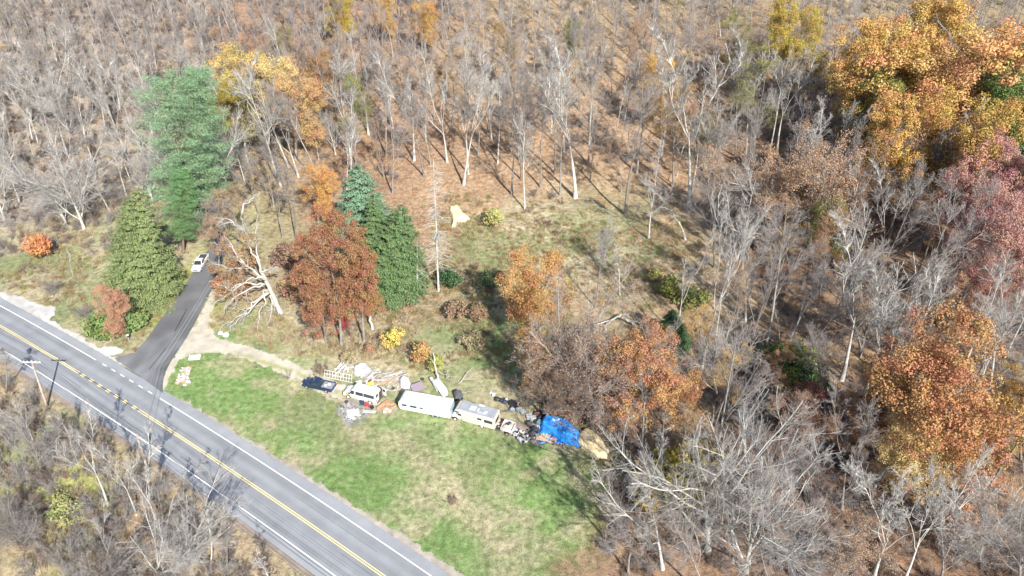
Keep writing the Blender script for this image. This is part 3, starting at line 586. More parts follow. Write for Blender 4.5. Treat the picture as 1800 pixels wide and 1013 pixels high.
def near(vr, x, y, z=0.):                                 # point beside a vehicle: y < 0 on the camera's side
    return vr[0] + Vector((math.cos(vr[1]) * x, math.sin(vr[1]) * x, 0)) + Vector((-math.sin(vr[1]), math.cos(vr[1]), 0)) * y * vr[2] + Vector((0, 0, z))
# the travel trailer
a, b = at(701, 723), at(792, 740); d = a - b; rz = math.atan2(d.y, d.x); Lt = d.length; left = Vector((-math.sin(rz), math.cos(rz), 0)); sgn = 1 if left.y > 0 else -1
t = empty('travel_trailer', (a + b) / 2 + left * sgn * 1.22, rz, 'long white travel trailer, largest vehicle in the parked row', 'trailer'); h = Lt / 2
MB().prism([(-h, .45), (-h + .02, 1.3), (-h + .1, 2.6), (h - .5, 2.6), (h - .1, 2.1), (h, 1.2), (h - .25, .5)], 1.2).build('body', WHITE, t, .07)
MB().prism([(-h + .05, 2.6), (-h + .3, 2.72), (h - .9, 2.72), (h - .5, 2.6)], [1.17, 1.05, 1.05, 1.17]).build('roof', ROOFW, t, .03)
y = -sgn * 1.21
for x0, x1, z0, z1 in ((h - 1.5, h - .7, 1.45, 1.85), (h - 3.2, h - 2.1, 1.45, 1.85), (h - 4.25, h - 3.75, 1.5, 1.8)):
    w = MB().box(((x0 + x1) / 2, y, (z0 + z1) / 2), (x1 - x0 + .1, .03, z1 - z0 + .1)).build('window', GREYM, t, .01); MB().box(((x0 + x1) / 2, y - sgn * .02, (z0 + z1) / 2), (x1 - x0, .02, z1 - z0)).build('pane', GLASS, w)
MB().box((0, y, .98), (Lt - .5, .02, .05)).build('side_stripe', GREYM, t)
for x in (-1.4, -2.25): wheel(t, x, -sgn * 1.08, .34); wheel(t, x, sgn * 1.08, .34)
MB().box((-1.82, -sgn * 1.212, .72), (1.9, .03, .30)).build('wheel_skirt', WHITE, t, .01)
MB().box((h + .05, 0, 1.35), (.05, 1.7, .9), ry=-.12).build('front_window', BLUEG, t, .02); MB().box((-h - .02, 0, 1.6), (.05, 1.9, 1.6)).build('rear_window', BLUEG, t, .02)
MB().box((h + .6, 0, .45), (1.3, .1, .1)).build('tow_bar', TRIM, t)
for x, yy in ((h - 1.9, .2), (h - 3.6, .35), (h - 4.9, -.1), (-h + 1.5, .1)): MB().box((x, yy, 2.77), (.42, .42, .1)).build('roof_vent', mat('vent_grey', (.6, .6, .6), .5), t, .02)
MB().box((-.8, .5, 2.80), (1.0, .7, .18)).build('air_conditioner', ROOFW, t, .05)
for k_ in range(5): MB().box((-h + .3 + k_ * 1.95, 0, 2.725), (.05, 2.0, .015)).build('roof_seam', GREYM, t)
# the motorhome
a, b = at(803, 741), at(868, 759); d = a - b; rz = math.atan2(d.y, d.x); Lm = d.length + .3; left = Vector((-math.sin(rz), math.cos(rz), 0)); sgn = 1 if left.y > 0 else -1; h = Lm / 2
t = empty('motorhome', (a + b) / 2 + left * sgn * 1.15, rz, 'cream motorhome with grey roof parked behind the long white trailer', 'motorhome')
MB().prism([(-h, .5), (-h, 2.7), (h - .5, 2.75), (h + .15, 2.45), (h + .2, 2.05), (h - .9, 1.9), (h - 1.1, .5)], 1.15).build('body', CREAM, t, .06)
MB().prism([(h - 1.0, .45), (h - 1.0, 1.88), (h - .35, 1.85), (h + .1, 1.15), (h + .75, 1.0), (h + .85, .5)], [.95, .9, .82, .92, .85, .88]).build('cab', WHITE, t, .05)
MB().box((-.15, 0, 2.765), (Lm - .6, 2.12, .06)).build('roof', ROOFG, t, .02)
MB().box((h - .3, -sgn * .5, 2.50), (.5, 1.1, .02)).build('front_window', GLASS, t)
y = -sgn * 1.16
for x0, x1, z0, z1 in ((-h + .35, -h + 1.75, 1.55, 2.15), (-h + 2.2, -h + 2.9, 1.75, 2.15), (h - .6, h + .05, 2.1, 2.38)):
    w = MB().box(((x0 + x1) / 2, y, (z0 + z1) / 2), (x1 - x0 + .1, .03, z1 - z0 + .1)).build('window', GREYM, t, .01); MB().box(((x0 + x1) / 2, y - sgn * .02, (z0 + z1) / 2), (x1 - x0, .02, z1 - z0)).build('pane', GLASS, w)
for z_, c_ in ((1.3, mat('orange_stripe', (.55, .30, .16), .5)), (2.35, mat('brown_stripe', (.42, .33, .25), .5))): MB().box((-.6, y, z_), (Lm - 1.4, .02, .05)).build('side_stripe', c_, t)
MB().box((-h - .02, 0, 1.75), (.04, 1.5, .7)).build('rear_window', GLASS, t, .01)
MB().box((h - .55, -sgn * .93, 1.45), (.6, .03, .45)).build('side_window', GLASS, t)
for x in (h + .15, -h + 2.2): wheel(t, x, -sgn * 1.0, .36, .24, mat('white_rim', (.7, .7, .68), .4)); wheel(t, x, sgn * 1.0, .36)
MB().box((.7, .1, 2.90), (1.0, .72, .24)).build('air_conditioner', WHITE, t, .06); MB().box((-.2, .1, 2.85), (.3, .5, .14)).build('vent', GREYM, t, .02)
MB().box((-1.5, .3, 2.83), (.5, .5, .1)).build('roof_hatch', WHITE, t, .02); MB().box((-.4, sgn * .95, 2.84), (.9, .3, .14)).build('roof_box', WHITE, t, .03)
for k_ in range(5): MB().box((-1.5 + k_ * .28, -sgn * .55, 2.805), (.16, .5, .02)).build('roof_patch', GREYM, t)
MH = ((a + b) / 2 + left * sgn * 1.15, rz, sgn, h)
# the loaded white trailer behind it
base = near(MH, -h - 1.55, -.1); t = empty('loaded_trailer', base, rz, 'white open trailer heaped with junk behind the cream motorhome', 'trailer')
MB().box((-.35, 0, .75), (1.9, 1.9, .12)).build('bed', WHITE, t, .02)
for x, y, sx, sy in ((-.35, .95, 1.9, .08), (-.35, -.95, 1.9, .08), (-1.3, 0, .08, 1.9), (.6, 0, .08, 1.9)): MB().box((x, y, .95), (sx, sy, .5)).build('side_wall', WHITE, t, .02)
MB().box((1.05, -sgn * .5, .55), (.8, .9, .08)).build('tow_platform', TRIM, t)
for s_ in (1, -1): wheel(t, -.5, s_ * 1.05, .32)
q = MB().rod((1.05, -sgn * .5, .62), (1.05, -sgn * .5, .82), .33, n=16).build('spare_wheel', TYRE, t, .03); MB().rod((1.05, -sgn * .5, .80), (1.05, -sgn * .5, .85), .18, n=12).build('rim', RIM, q)
# ------------------------------------------------------------------ junk along the row
def put(o, p, rz=0.): o.location = p; o.rotation_euler = (0, 0, rz); return o
def one(mb, name, m, p, label, cat_, rz=0., bevel=0., group=None): return tag(put(mb.build(name, m, None, bevel), p, rz), label, cat_, group)
def drape(name, px, m, peak, label, cat_, cell=.22, crump=.16, seed=1, edge=1.3, lift=.05):
    poly = wpoly(px); P = np.array(poly); xs = np.arange(P[:, 0].min(), P[:, 0].max() + cell, cell); ys = np.arange(P[:, 1].min(), P[:, 1].max() + cell, cell)
    X, Y = np.meshgrid(xs, ys); D = np.full(X.shape, 1e9)
    for i in range(len(P)):
        a, b = P[i], P[(i + 1) % len(P)]; e = b - a; t = np.clip(((X - a[0]) * e[0] + (Y - a[1]) * e[1]) / (e @ e), 0, 1); D = np.minimum(D, np.hypot(X - a[0] - t * e[0], Y - a[1] - t * e[1]))
    ins = inpoly(X, Y, poly); rid = 1 - np.abs(2 * vnoise(X + .4 * Y, Y * .6 - .3 * X, 1.0, seed) - 1); rid2 = 1 - np.abs(2 * vnoise(X * .8 - Y * .5, X * .4 + Y, .5, seed + 1) - 1)
    Z = height(X, Y) + lift + peak * sstep(0, edge, D) * (.55 + .6 * vnoise(X, Y, 1.9, seed + 2)) + crump * (rid + .5 * rid2) * sstep(0, .6, D)
    idx = np.arange(X.size).reshape(X.shape); Q = np.stack([idx[:-1, :-1], idx[:-1, 1:], idx[1:, 1:], idx[1:, :-1]], -1).reshape(-1, 4)
    V = np.stack([X, Y, Z], -1).reshape(-1, 3); keep = (ins | (D < cell * .35)).ravel()[Q].all(1); Q = Q[keep]; u = np.unique(Q); mp = np.zeros(len(V), int); mp[u] = np.arange(len(u))
    c = V[u].mean(0); c[2] = float(height(c[0], c[1])); o = link(name, npmesh(name, V[u] - c, mp[Q], m, smooth=True)); o.location = c
    s_ = o.modifiers.new('thickness', 'SOLIDIFY'); s_.thickness = .02; return tag(o, label, cat_)
BLUE = mat('blue_tarp', (.01, .16, .62), .38, .35, 1.6, spec=.5, col2=(.02, .30, .80)); TANT = mat('tan_tarp', (.60, .48, .28), .8, .22, 1.2)
drape('blue_tarp', [(951,738),(966,736),(983,742),(1007,744),(1013,757),(1024,768),(1018,789),(1003,783),(985,778),(968,766),(950,762),(947,752)], BLUE, 1.5, 'crumpled bright blue tarp draped over a heap at the woods edge', 'tarp', .12, .34, 3, .9)
drape('tan_tarp', [(1027,753),(1042,758),(1058,771),(1072,793),(1068,807),(1050,809),(1028,794),(1009,778),(1016,763)], TANT, .9, 'flat tan sheet lying beside the crumpled blue tarp', 'tarp', .2, .12, 9, .7)
drape('yellow_tarp', [(789,363),(798,366),(806,363),(812,372),(816,378),(828,386),(818,391),(805,391),(801,400),(793,400),(794,388),(790,378)], mat('yellow_tarp', (.62, .52, .30), .8, .12, 1.), .5, 'pale yellow tarp lying alone on the orange leaves in the clearing', 'tarp', .2, .45, 5, .6)
drape('white_sheeting', [(620,648),(632,640),(648,642),(655,652),(650,662),(634,664),(621,660)], WHITE, .6, 'heap of crumpled white sheeting right of the white gate', 'sheeting', .22, .3, 7, .6)
drape('white_canvas', [(699,672),(708,664),(722,668),(725,680),(718,686),(703,683)], WHITE, .9, 'bulky white canvas heap just above the left end of the long trailer', 'canvas', .2, .3, 8, .6)
drape('blue_rag', [(945,776),(957,773),(962,778),(950,783)], BLUE, .12, 'small blue rag on the ground below the cardboard sheet', 'rag', .2, .1, 4, .4)
WOODW = mat('painted_board', (.50, .48, .44), .8, .2, 2); WOODG = mat('grey_board', (.32, .30, .275), .9, .25, 2); WOODO = mat('orange_board', (.48, .27, .15), .8, .25, 2); WOODT = mat('split_firewood', (.42, .28, .165), .85, .35, 5)
# white gate leaning flat, boards behind it
p0, p1 = at(570, 664), at(618, 674); d = p1 - p0; gz = math.atan2(d.y, d.x); gl = d.length
t = empty('metal_gate', p0, gz, 'white barred gate propped up left of the white sheeting', 'gate')
for k_ in range(11): MB().rod((gl * k_ / 10, 0, .15), (gl * k_ / 10, .55, 1.35), .035, n=6).build('bar', WHITE, t)
for f_ in (.02, .5, .98): MB().box((gl / 2, .55 * f_, .15 + 1.2 * f_), (gl + .1, .07, .07)).build('rail', WHITE, t)
p0 = at(598, 652); t = empty('aluminium_ladder', p0, 1.0, 'pale ladder lying on the boards behind the white gate', 'ladder')
for y in (0, .42): MB().box((1.6, y, .55), (3.4, .06, .09), ry=-.18).build('side_rail', WHITE, t)
for k_ in range(9): MB().box((.2 + k_ * .36, .21, .30 + k_ * .064), (.05, .4, .04)).build('rung', WHITE, t)
rr = random.Random(5)
def pile(cx, cy, n, L, spread, ang, m, nm, lab, cat_, w=.2, zt=.05, top=.8, group=None):
    c = at(cx, cy)
    t = empty(nm + '_pile', c, 0, lab, cat_)
    for k_ in range(n):
        l = L * rr.uniform(.55, 1.1)
        MB().box((0, 0, 0), (l, w * rr.uniform(.6, 1.3), zt), rz=0).build(nm, m[k_ % len(m)], t)
        o = t.children[-1] if False else bpy.data.objects[COL.objects[-1].name]
        o.location = (rr.uniform(-1, 1) * spread[0], rr.uniform(-1, 1) * spread[1], .06 + top * k_ / n * rr.uniform(.6, 1)); o.rotation_euler = (rr.uniform(-.25, .25), rr.uniform(-.18, .18), ang + rr.gauss(0, .35))
    return t
pile(610, 651, 16, 3.2, (1.6, 1.), 1.0, [WOODW, WHITE, WOODG], 'board', 'stack of white and grey boards behind the white barred gate', 'boards')
pile(651, 657, 14, 2.8, (1.0, .9), .6, [WOODG, WOODG, WOODW], 'board', 'slanted grey boards right of the crumpled white sheeting', 'boards')
pile(683, 666, 30, 4.0, (2.2, 1.1), .35, [WOODW, WOODG, WOODG, WOODT], 'plank', 'long loose heap of pale planks above the white passenger van', 'lumber', .18)
pile(668, 672, 16, 3.4, (1.6, .8), .5, [WOODG, WOODT, WOODW], 'plank', 'brownish splintered planks between the van and the pale planks', 'lumber', .16)
pile(652, 672, 9, 1.2, (.9, .6), 1.2, [GREYM, TRIM, WHITE], 'panel', 'small heap of grey metal junk above the white van', 'junk', .4)
c = at(734, 684); one(MB().box((0, 0, .45), (2.1, 1.5, .1), rx=.45), 'purple_panel', mat('purple_panel', (.21, .165, .20), .7, .1), c, 'dusty purple panel leaning behind the long white trailer', 'panel', .5)
c = at(773, 684); t = empty('camper_shell', c, R(-58), 'white curved camper shell lying broken behind the long trailer', 'camper shell')
MB().prism([(-2.1, .1), (-2.0, .7), (-1.2, .95), (1.2, .95), (1.9, .6), (2.2, .1)], [.5, .62, .7, .7, .62, .45]).build('shell', WHITE, t, .08)
for x in (-.9, .1, 1.1): MB().box((x, 0, .97), (.05, 1.2, .03)).build('rib', GREYM, t)
one(MB().box((0, 0, .5), (3.2, .5, .1), ry=.15), 'broad_plank', WOODW, at(764, 679), 'broad pale plank leaning against the white camper shell', 'plank', R(-62))
t = empty('covered_grill', at(806, 699), .3, 'dark grey covered grill standing behind the gap between trailer and motorhome', 'grill')
MB().prism([(-.7, 0), (-.65, .9), (-.35, 1.3), (.35, 1.3), (.65, .9), (.7, 0)], [.55, .6, .5, .5, .6, .55]).build('cover', mat('grey_plastic', (.10, .105, .115), .5, .3, 3), t, .06)
for x in (-.6, .5): MB().rod((x, -.66, .2), (x, -.58, .2), .2, n=12).build('wheel', TYRE, t)
t = empty('wooden_crate', at(683, 717), .95, 'open crate heaped with orange split firewood between van and trailer', 'crate')
for x, y, sx, sy in ((0, .8, 2.0, .06), (0, -.8, 2.0, .06), (1., 0, .06, 1.6), (-1., 0, .06, 1.6)):
    for z_ in (.15, .4): MB().box((x, y, z_), (sx, sy, .18)).build('slat', WOODO, t)
MB().box((0, 0, .06), (1.9, 1.5, .06)).build('floor', WOODG, t)
for k_ in range(34):
    c = at(683, 717) + Vector((rr.uniform(-.85, .85), rr.uniform(-.75, .75), rr.uniform(.3, .62))); a_ = rr.uniform(0, 3.1)
    one(MB().rod((-.2, 0, 0), (.2, 0, 0), .08, n=5), 'firewood_log', WOODT, c, 'split orange firewood log heaped in the open crate behind the van', 'firewood', a_, group='firewood logs in the crate')
for k_ in range(3): one(MB().box((0, 0, .35 + .1 * k_), (2.9 - .2 * k_, .16, .07), ry=.12), 'orange_plank', WOODO, at(675, 715) + Vector((-.14 * k_, .05 * k_, 0)), ['lowest orange plank propped beside the firewood crate', 'middle orange plank propped beside the firewood crate', 'topmost orange plank propped beside the firewood crate'][k_], 'plank', .97)
one(MB().box((0, 0, .25), (1.3, .9, .2)), 'pallet_board', WOODW, at(681, 723), 'pale low wooden lid on the grass below the firewood crate', 'lid', .1, .02)
def lad(n, L, w, m): 
    pass
t = empty('white_ladder', at(640, 724), R(-4), 'short white ladder lying flat on the grass below the passenger van', 'ladder')
for y in (-.17, .17): MB().box((.9, y, .1), (2.1, .06, .07)).build('side_rail', WHITE, t)
for k_ in range(7): MB().box((.05 + k_ * .29, 0, .1), (.08, .3, .05)).build('rung', WHITE, t)
def tyre_at(px, py, lab, flat_=True, r=.32):
    p = at(px, py); m_ = bpy.data.meshes.new('tyre'); import bmesh
    bm = bmesh.new(); n, k = 16, 8; vv = [[bm.verts.new(((r - .09 + .09 * math.cos(b * 6.283 / k)) * math.cos(a * 6.283 / n), (r - .09 + .09 * math.cos(b * 6.283 / k)) * math.sin(a * 6.283 / n), .1 + .1 * math.sin(b * 6.283 / k))) for b in range(k)] for a in range(n)]
    for a in range(n):
        for b in range(k): bm.faces.new((vv[a][b], vv[(a + 1) % n][b], vv[(a + 1) % n][(b + 1) % k], vv[a][(b + 1) % k]))
    bm.to_mesh(m_); bm.free(); m_.materials.append(TYRE); o = link('tyre', m_); o.location = p; 
    return tag(o, lab, 'tyre')
tyre_at(609, 707, 'loose black tyre on the dirt in front of the white van')
tyre_at(691, 684, 'tyre lying behind the open rear door of the white van'); tyre_at(742, 667, 'tyre among the junk above the purple panel')
def jerry(px, py, m, lab, s=(.34, .18, .42)):
    p = at(px, py); t = empty('fuel_can', p, rr.uniform(0, 3), lab, 'fuel can')
    MB().prism([(-s[0] / 2, 0), (-s[0] / 2, s[2] * .85), (-s[0] * .2, s[2]), (s[0] / 2, s[2] * .9), (s[0] / 2, 0)], s[1]).build('body', m, t, .03); MB().rod((-s[0] * .35, 0, s[2] * .85), (-s[0] * .5, 0, s[2] * 1.15), .04, n=8).build('spout', TRIM, t)
RED = mat('red_plastic', (.40, .05, .05), .45)
jerry(644, 713, RED, 'red fuel can on the ground beside the white van rear wheel', (.6, .28, .5)); jerry(650, 716, RED, 'smaller red fuel can right of the large red one')
def binn(px, py, m, lab, w=.5, h=.7, rz=0., lid=None):
    p = at(px, py); t = empty('storage_bin', p, rz, lab, 'bin'); MB().prism([(-w * .42, 0), (-w * .5, h), (w * .5, h), (w * .42, 0)], [w * .36, w * .42, w * .42, w * .36]).build('tub', m, t, .02); MB().box((0, 0, h + .02), (w * 1.08, w * .92, .07)).build('lid', lid or m, t, .02)
NVP = mat('dark_blue_plastic', (.03, .05, .09), .5); BLK = mat('black_plastic', (.03, .03, .035), .35, .2, 3); GRP = mat('grey_green_plastic', (.28, .33, .32), .6, .15, 2); LGP = mat('light_grey_plastic', (.38, .41, .41), .6, .12, 2); TEAL = mat('teal_plastic', (.12, .24, .27), .5); BRN = mat('brown_fabric', (.22, .10, .08), .9); PNK = mat('salmon_plastic', (.62, .32, .22), .7)
binn(637, 711, NVP, 'dark blue bin under the sill of the white van', .6, .6); binn(654, 718, BLK, 'black box on the ground below the van rear corner', .6, .35, .6)
one(MB().box((0, 0, .35), (.9, .4, .5)), 'yellow_case', mat('yellow_plastic', (.72, .55, .12), .5), at(652, 677), 'yellow case on the grass behind the white van', 'case', .4, .05)
binn(631, 677, WHITE, 'white box behind the roof of the passenger van', .9, .6, .3)
def bag(px, py, m, lab, r=.4, seed=0, dz=0.): return one(MB().blob((0, 0, r * .6), (r, r * .85, r * .7), seed, (10, 7), .18), 'trash_bag', m, at(px, py) + Vector((0, 0, dz)), lab, 'bag')
bag(863, 692, WHITE, 'small white bag at the left end of the row of bins', .28, 1); binn(868, 696, WHITE, 'white bucket beside the black bags above the motorhome', .5, .45)
bag(874, 704, BLK, 'left black trash bag below the white bucket', .5, 2); bag(882, 706, BLK, 'middle black trash bag right of the white bucket', .45, 3); bag(888, 709, NVP, 'dark blue trash bag right of the black bags', .45, 4)
bag(890, 706, WHITE, 'little white bundle on the dark blue trash bag', .2, 5, .5)
binn(902, 714, BLK, 'square black bin with lid in the row above the motorhome', 1.1, .75, .5); bag(900, 722, mat('blue_grey_bag', (.25, .29, .33), .5), 'blue grey bundle below the square black bin', .5, 6)
bag(917, 713, BRN, 'dark red bundle above the grey green bins', .35, 7)
binn(912, 723, GRP, 'left grey green bin in the row above the debris', .85, .55, .5); binn(919, 727, GRP, 'right grey green bin in the row above the debris', .85, .55, .5)
bag(923, 732, PNK, 'small pinkish bundle left of the pale grey bins', .35, 8)
binn(930, 736, LGP, 'left pale grey bin beside the dark heap', .85, .7, .1); binn(937, 738, LGP, 'right pale grey bin beside the dark heap', .85, .7, .1)
for i, (x, y, m_, l_) in enumerate([(944, 731, BRN, 'dark brown bundle above the dark heap'), (950, 729, BLK, 'black bundle at the top of the dark heap'), (956, 728, NVP, 'navy bundle left of the teal bucket'), (949, 736, BLK, 'black sack in the middle of the dark heap'), (943, 745, BLK, 'black sack below the pale grey bins'), (938, 757, BLK, 'black sack at the lower left of the dark heap'), (944, 764, NVP, 'navy sack left of the cardboard sheet'), (936, 765, TRIM, 'charcoal sack at the bottom of the dark heap'), (930, 747, TRIM, 'charcoal bundle left of the dark heap')]): bag(x, y, m_, l_, .55, 20 + i)
binn(962, 731, TEAL, 'small teal bucket behind the top corner of the blue tarp', .5, .5); binn(948, 746, TEAL, 'teal bin against the left side of the blue tarp', .75, .7, 1.1); binn(941, 761, LGP, 'pale box among the black sacks', .5, .4, .5); binn(945, 769, GRP, 'grey green tub left of the cardboard sheet', .6, .5, .2)
one(MB().box((0, 0, .35), (1.6, 1.1, .05), rx=-.1), 'cardboard_sheet', mat('cardboard', (.62, .44, .28), .85, .08), at(952, 773), 'flat tan cardboard sheet at the lower left of the blue tarp', 'cardboard', -.3)
# things heaped on the open trailer and beside it
hb = near(MH, -MH[3] - 1.7, .1, .82)
for i, (x, y, s_, m_, l_) in enumerate([(.2, .5, .32, PNK, 'salmon coloured bundle at the back of the junk on the white trailer'), (-.5, .4, .3, WHITE, 'white bundle on top of the junk heap on the trailer'), (-.6, -.1, .3, mat('olive_bundle', (.32, .30, .22), .9), 'olive brown bundle in the middle of the loaded trailer'), (.1, -.1, .26, NVP, 'navy bundle on the loaded trailer'), (-.2, -.45, .25, TRIM, 'charcoal bundle at the front of the loaded trailer')]):
    one(MB().blob((0, 0, s_ * .6), (s_ * 1.3, s_, s_), 40 + i, (9, 6), .25), 'bundle', m_, hb + Vector((math.cos(MH[1]) * x - math.sin(MH[1]) * y, math.sin(MH[1]) * x + math.cos(MH[1]) * y, 0)), l_, 'bundle')
bag(875, 741, PNK, 'terracotta bundle between the motorhome and the loaded trailer', .45, 51); bag(871, 744, mat('bright_blue_bag', (.08, .22, .42), .5), 'small blue bag behind the motorhome', .32, 52); bag(876, 748, WHITE, 'white bundle behind the motorhome bumper', .35, 53)
def debris(name, px, n, cols, lab, smax=.35):              # countless scraps, one object
    poly = wpoly(px); P = np.array(poly); pts = []
    while len(pts) < n:
        x, y = rng.uniform(P[:, 0].min(), P[:, 0].max()), rng.uniform(P[:, 1].min(), P[:, 1].max())
        if inpoly(np.array([x]), np.array([y]), poly)[0]: pts.append((x, y))
    mb = MB(); mi = []
    for x, y in pts:
        k0 = len(mb.F); s_ = rr.uniform(.08, smax); mb.box((x, y, float(height(x, y)) + s_ * .3), (s_ * rr.uniform(.8, 2.2), s_, s_ * rr.uniform(.2, .7)), rz=rr.uniform(0, 3), rx=rr.uniform(-.5, .5)); mi += [rr.randrange(len(cols))] * (len(mb.F) - k0)
    me = bpy.data.meshes.new(name); me.from_pydata(mb.V, [], mb.F)
    for m_ in cols: me.materials.append(m_)
    me.polygons.foreach_set('material_index', mi); me.update(); return tag(link(name, me), lab, kind='stuff')
SCR = [WHITE, BLK, PNK, WOODW, WOODT, BRN, GREYM, LGP]
debris('litter_scraps', [(955,764),(975,768),(1000,782),(985,786),(960,778),(945,782),(940,770)], 260, SCR + [BLUE, BLUE], 'mixed litter spilling from the edge of the blue tarp')
debris('litter_by_trailer', [(903,752),(925,760),(935,772),(920,780),(905,772),(898,762)], 200, [GREYM, BLK, WOODW, BRN, WHITE, TRIM], 'mixed scraps on the bare earth right of the loaded trailer', .3)
debris('litter_dark_heap', [(928,740),(945,725),(966,728),(955,742),(945,765),(930,768)], 260, [BLK, NVP, TRIM, BRN, GREYM], 'small dark scraps around the heap of sacks', .4)
debris('lumber_scraps', [(640,660),(700,662),(725,690),(700,692),(660,684),(640,672)], 260, [WOODW, WOODG, WOODT, WOODG, WOODG], 'splintered wood scraps around the lumber heaps', .3)
debris('burnt_scraps', [(592,714),(612,708),(640,714),(645,724),(634,738),(618,745),(600,735)], 300, [GREYM, WOODG, TRIM, LGP, BRN], 'pale ash and scraps on the burn patch', .16)
debris('white_ash', [(610,722),(628,720),(634,730),(622,738),(612,734)], 200, [WHITE, LGP], 'white ash heap in the middle of the burn patch', .28)
debris('loader_scraps', [(878,742),(900,745),(902,764),(884,762)], 60, [WOODT, BRN, BLK, GREYM], 'scraps under the loaded trailer', .25)
debris('grass_litter', [(320,650),(900,780),(1020,860),(850,960),(650,860)], 45, [LGP, WOODT], 'tiny pale bits of litter and stones on the lawn', .09)
debris('roadside_stones', [(318,648),(336,644),(333,662),(325,672),(308,676),(312,664)], 150, [LGP, WOODT, WHITE, PNK], 'broken stones strewn on the lawn corner', .3)
# concrete slab, rubble, mailbox, rocks
one(MB().box((0, 0, .22), (2.0, 1.1, .35)), 'concrete_slab', mat('pale_concrete', (.58, .56, .53), .8, .1, 2), at(343, 630), 'white concrete slab on the lawn corner beside the driveway', 'slab', .12, .05)
for i, (x, y, s_, l_) in enumerate([(331, 672, .5, 'largest pale rock below the white concrete slab'), (325, 677, .35, 'smaller pale rock left of the largest one'), (313, 669, .3, 'pale rock nearest the road corner')]): one(MB().blob((0, 0, s_ * .3), (s_, s_ * .8, s_ * .5), 60 + i, (8, 6), .2), 'rock', LGP, at(x, y), l_, 'rock')
for i, (x, y, s_, l_) in enumerate([(388, 588, .45, 'small white bag under the fallen limbs beside the driveway'), (398, 592, .62, 'large white bag under the fallen limbs beside the driveway')]): bag(x, y, WHITE, l_, s_, 70 + i)
sheet('white_gravel', wpoly([(172,614),(185,609),(205,610),(218,615),(214,622),(196,624),(178,622)]), .04, GRAV, flatcol((.5, .49, .46), .2), .2, .3)
t = empty('mailbox', at(228, 600), R(120), 'dark mailbox on a post beside the side road', 'mailbox')
MB().box((0, 0, .55), (.12, .12, 1.1)).build('post', WOODG, t); MB().prism([(-.35, 1.1), (-.35, 1.4), (.35, 1.4), (.35, 1.1)], .2).build('box', NVP, t, .06); MB().box((-.1, 0, 1.5), (.5, .5, .05)).build('top', WHITE, t)
# ------------------------------------------------------------------ utility poles and wires
POLEW = mat('pole_wood', (.40, .33, .28), .9, .2, 2, objvar=.05)
def pole(bx, by, tip, lab, arm=True):
    B = at(bx, by); v = rise(B, *tip); v.x = max(-2.2, min(2.2, v.x)); t = empty('utility_pole', B, 0, lab, 'utility pole'); t.rotation_euler = Vector((v.x, 0, v.z)).to_track_quat('Z', 'Y').to_euler(); Hh = v.length
    t.rotation_euler = (0, math.atan2(v.x, v.z), 0)
    MB().rod((0, 0, -.5), (0, 0, Hh), .19, .13, 10).build('pole', POLEW, t)
    pts = []; dr_ = math.atan2(SI, CO) + math.pi / 2
    dv = Vector((math.cos(dr_), math.sin(dr_), 0)) if not arm else Vector((1, .1, 0)).normalized()
    if arm:
        MB().box((0, 0, Hh - .35), (2.5, .14, .16), rz=.1).build('crossarm', mat('crossarm_wood', (.62, .60, .56), .9), t)
        for k_ in (-1.15, -.6, .6, 1.15):
            MB().rod(dv * k_ + Vector((0, 0, Hh - .25)), dv * k_ + Vector((0, 0, Hh - .02)), .06, .04, 8).build('insulator', CLEAR, t)
    M = Matrix.Translation(B) @ Matrix.Rotation(math.atan2(v.x, v.z), 4, 'Y')
    for k_ in (-1.15, -.6, .6, 1.15): pts.append(M @ (Vector((k_, .1 * k_, Hh - .02))))
    for z_ in (2.2, 3.0): pts.append(M @ Vector((.15, -.15, Hh - z_)))
    return pts
A = pole(83, 716, (55, 634), 'weathered utility pole with pale crossarm near the left edge')
B_ = pole(262, 834, (240, 764), 'second utility pole without crossarm beside the road, half hidden by brush', False)
s, o = roff(*at(83, 716)[:2]); s2, _ = roff(*at(262, 834)[:2]); o = float(o)
def fakepole(s_, nm):
    x, y = roadpt(s_, o); p = Vector((float(x), float(y), float(height(x, y)))); q = proj(p); u = Vector((0, 0, 11.)); tq = proj(p + u)
    B2 = p; t = empty('utility_pole', B2, 0, nm, 'utility pole'); MB().rod((0, 0, -.5), (0, 0, 11), .19, .13, 10).build('pole', POLEW, t); MB().box((0, 0, 10.65), (2.5, .14, .16), rz=.1).build('crossarm', MATS['crossarm_wood'], t)
    return [B2 + Vector((k_, .1 * k_, 10.98)) for k_ in (-1.15, -.6, .6, 1.15)] + [B2 + Vector((.15, -.15, 11 - z_)) for z_ in (2.2, 3.0)]
Cc = fakepole(float(s2) + 78, 'utility pole beyond the lower edge of the view'); Dd = fakepole(float(s) - 75, 'utility pole beyond the left edge of the view')
WIRE = mat('wire_metal', (.10, .10, .11), .5); WIREL = mat('wire_bright', (.5, .52, .52), .4, metal=.5)
def wire(pts, lab, m=WIRE, sag=.02, r=.022):
    P = []
    for a, b in zip(pts[:-1], pts[1:]):
        L = (b - a).length
        for i in range(14): f_ = i / 14; P.append(a.lerp(b, f_) - Vector((0, 0, 4 * sag * L * f_ * (1 - f_))))
    P.append(pts[-1]); V, Q = tubes(np.array([[list(p) for p in P]]), np.full((1, len(P)), r), 4); return tag(link('overhead_wire', npmesh('overhead_wire', V, Q, m)), lab, 'wire', 'overhead wires')
WN = ['outer left wire on the crossarms along the main road', 'inner left wire on the crossarms along the main road', 'inner right wire on the crossarms along the main road', 'outer right wire on the crossarms along the main road', 'upper of the two wires below the crossarms', 'lowest wire strung between the utility poles']
for i in range(6): wire([Dd[i], A[i], B_[i], Cc[i]], WN[i])
tgt = at(386, 545) + Vector((0, 0, 7)); 
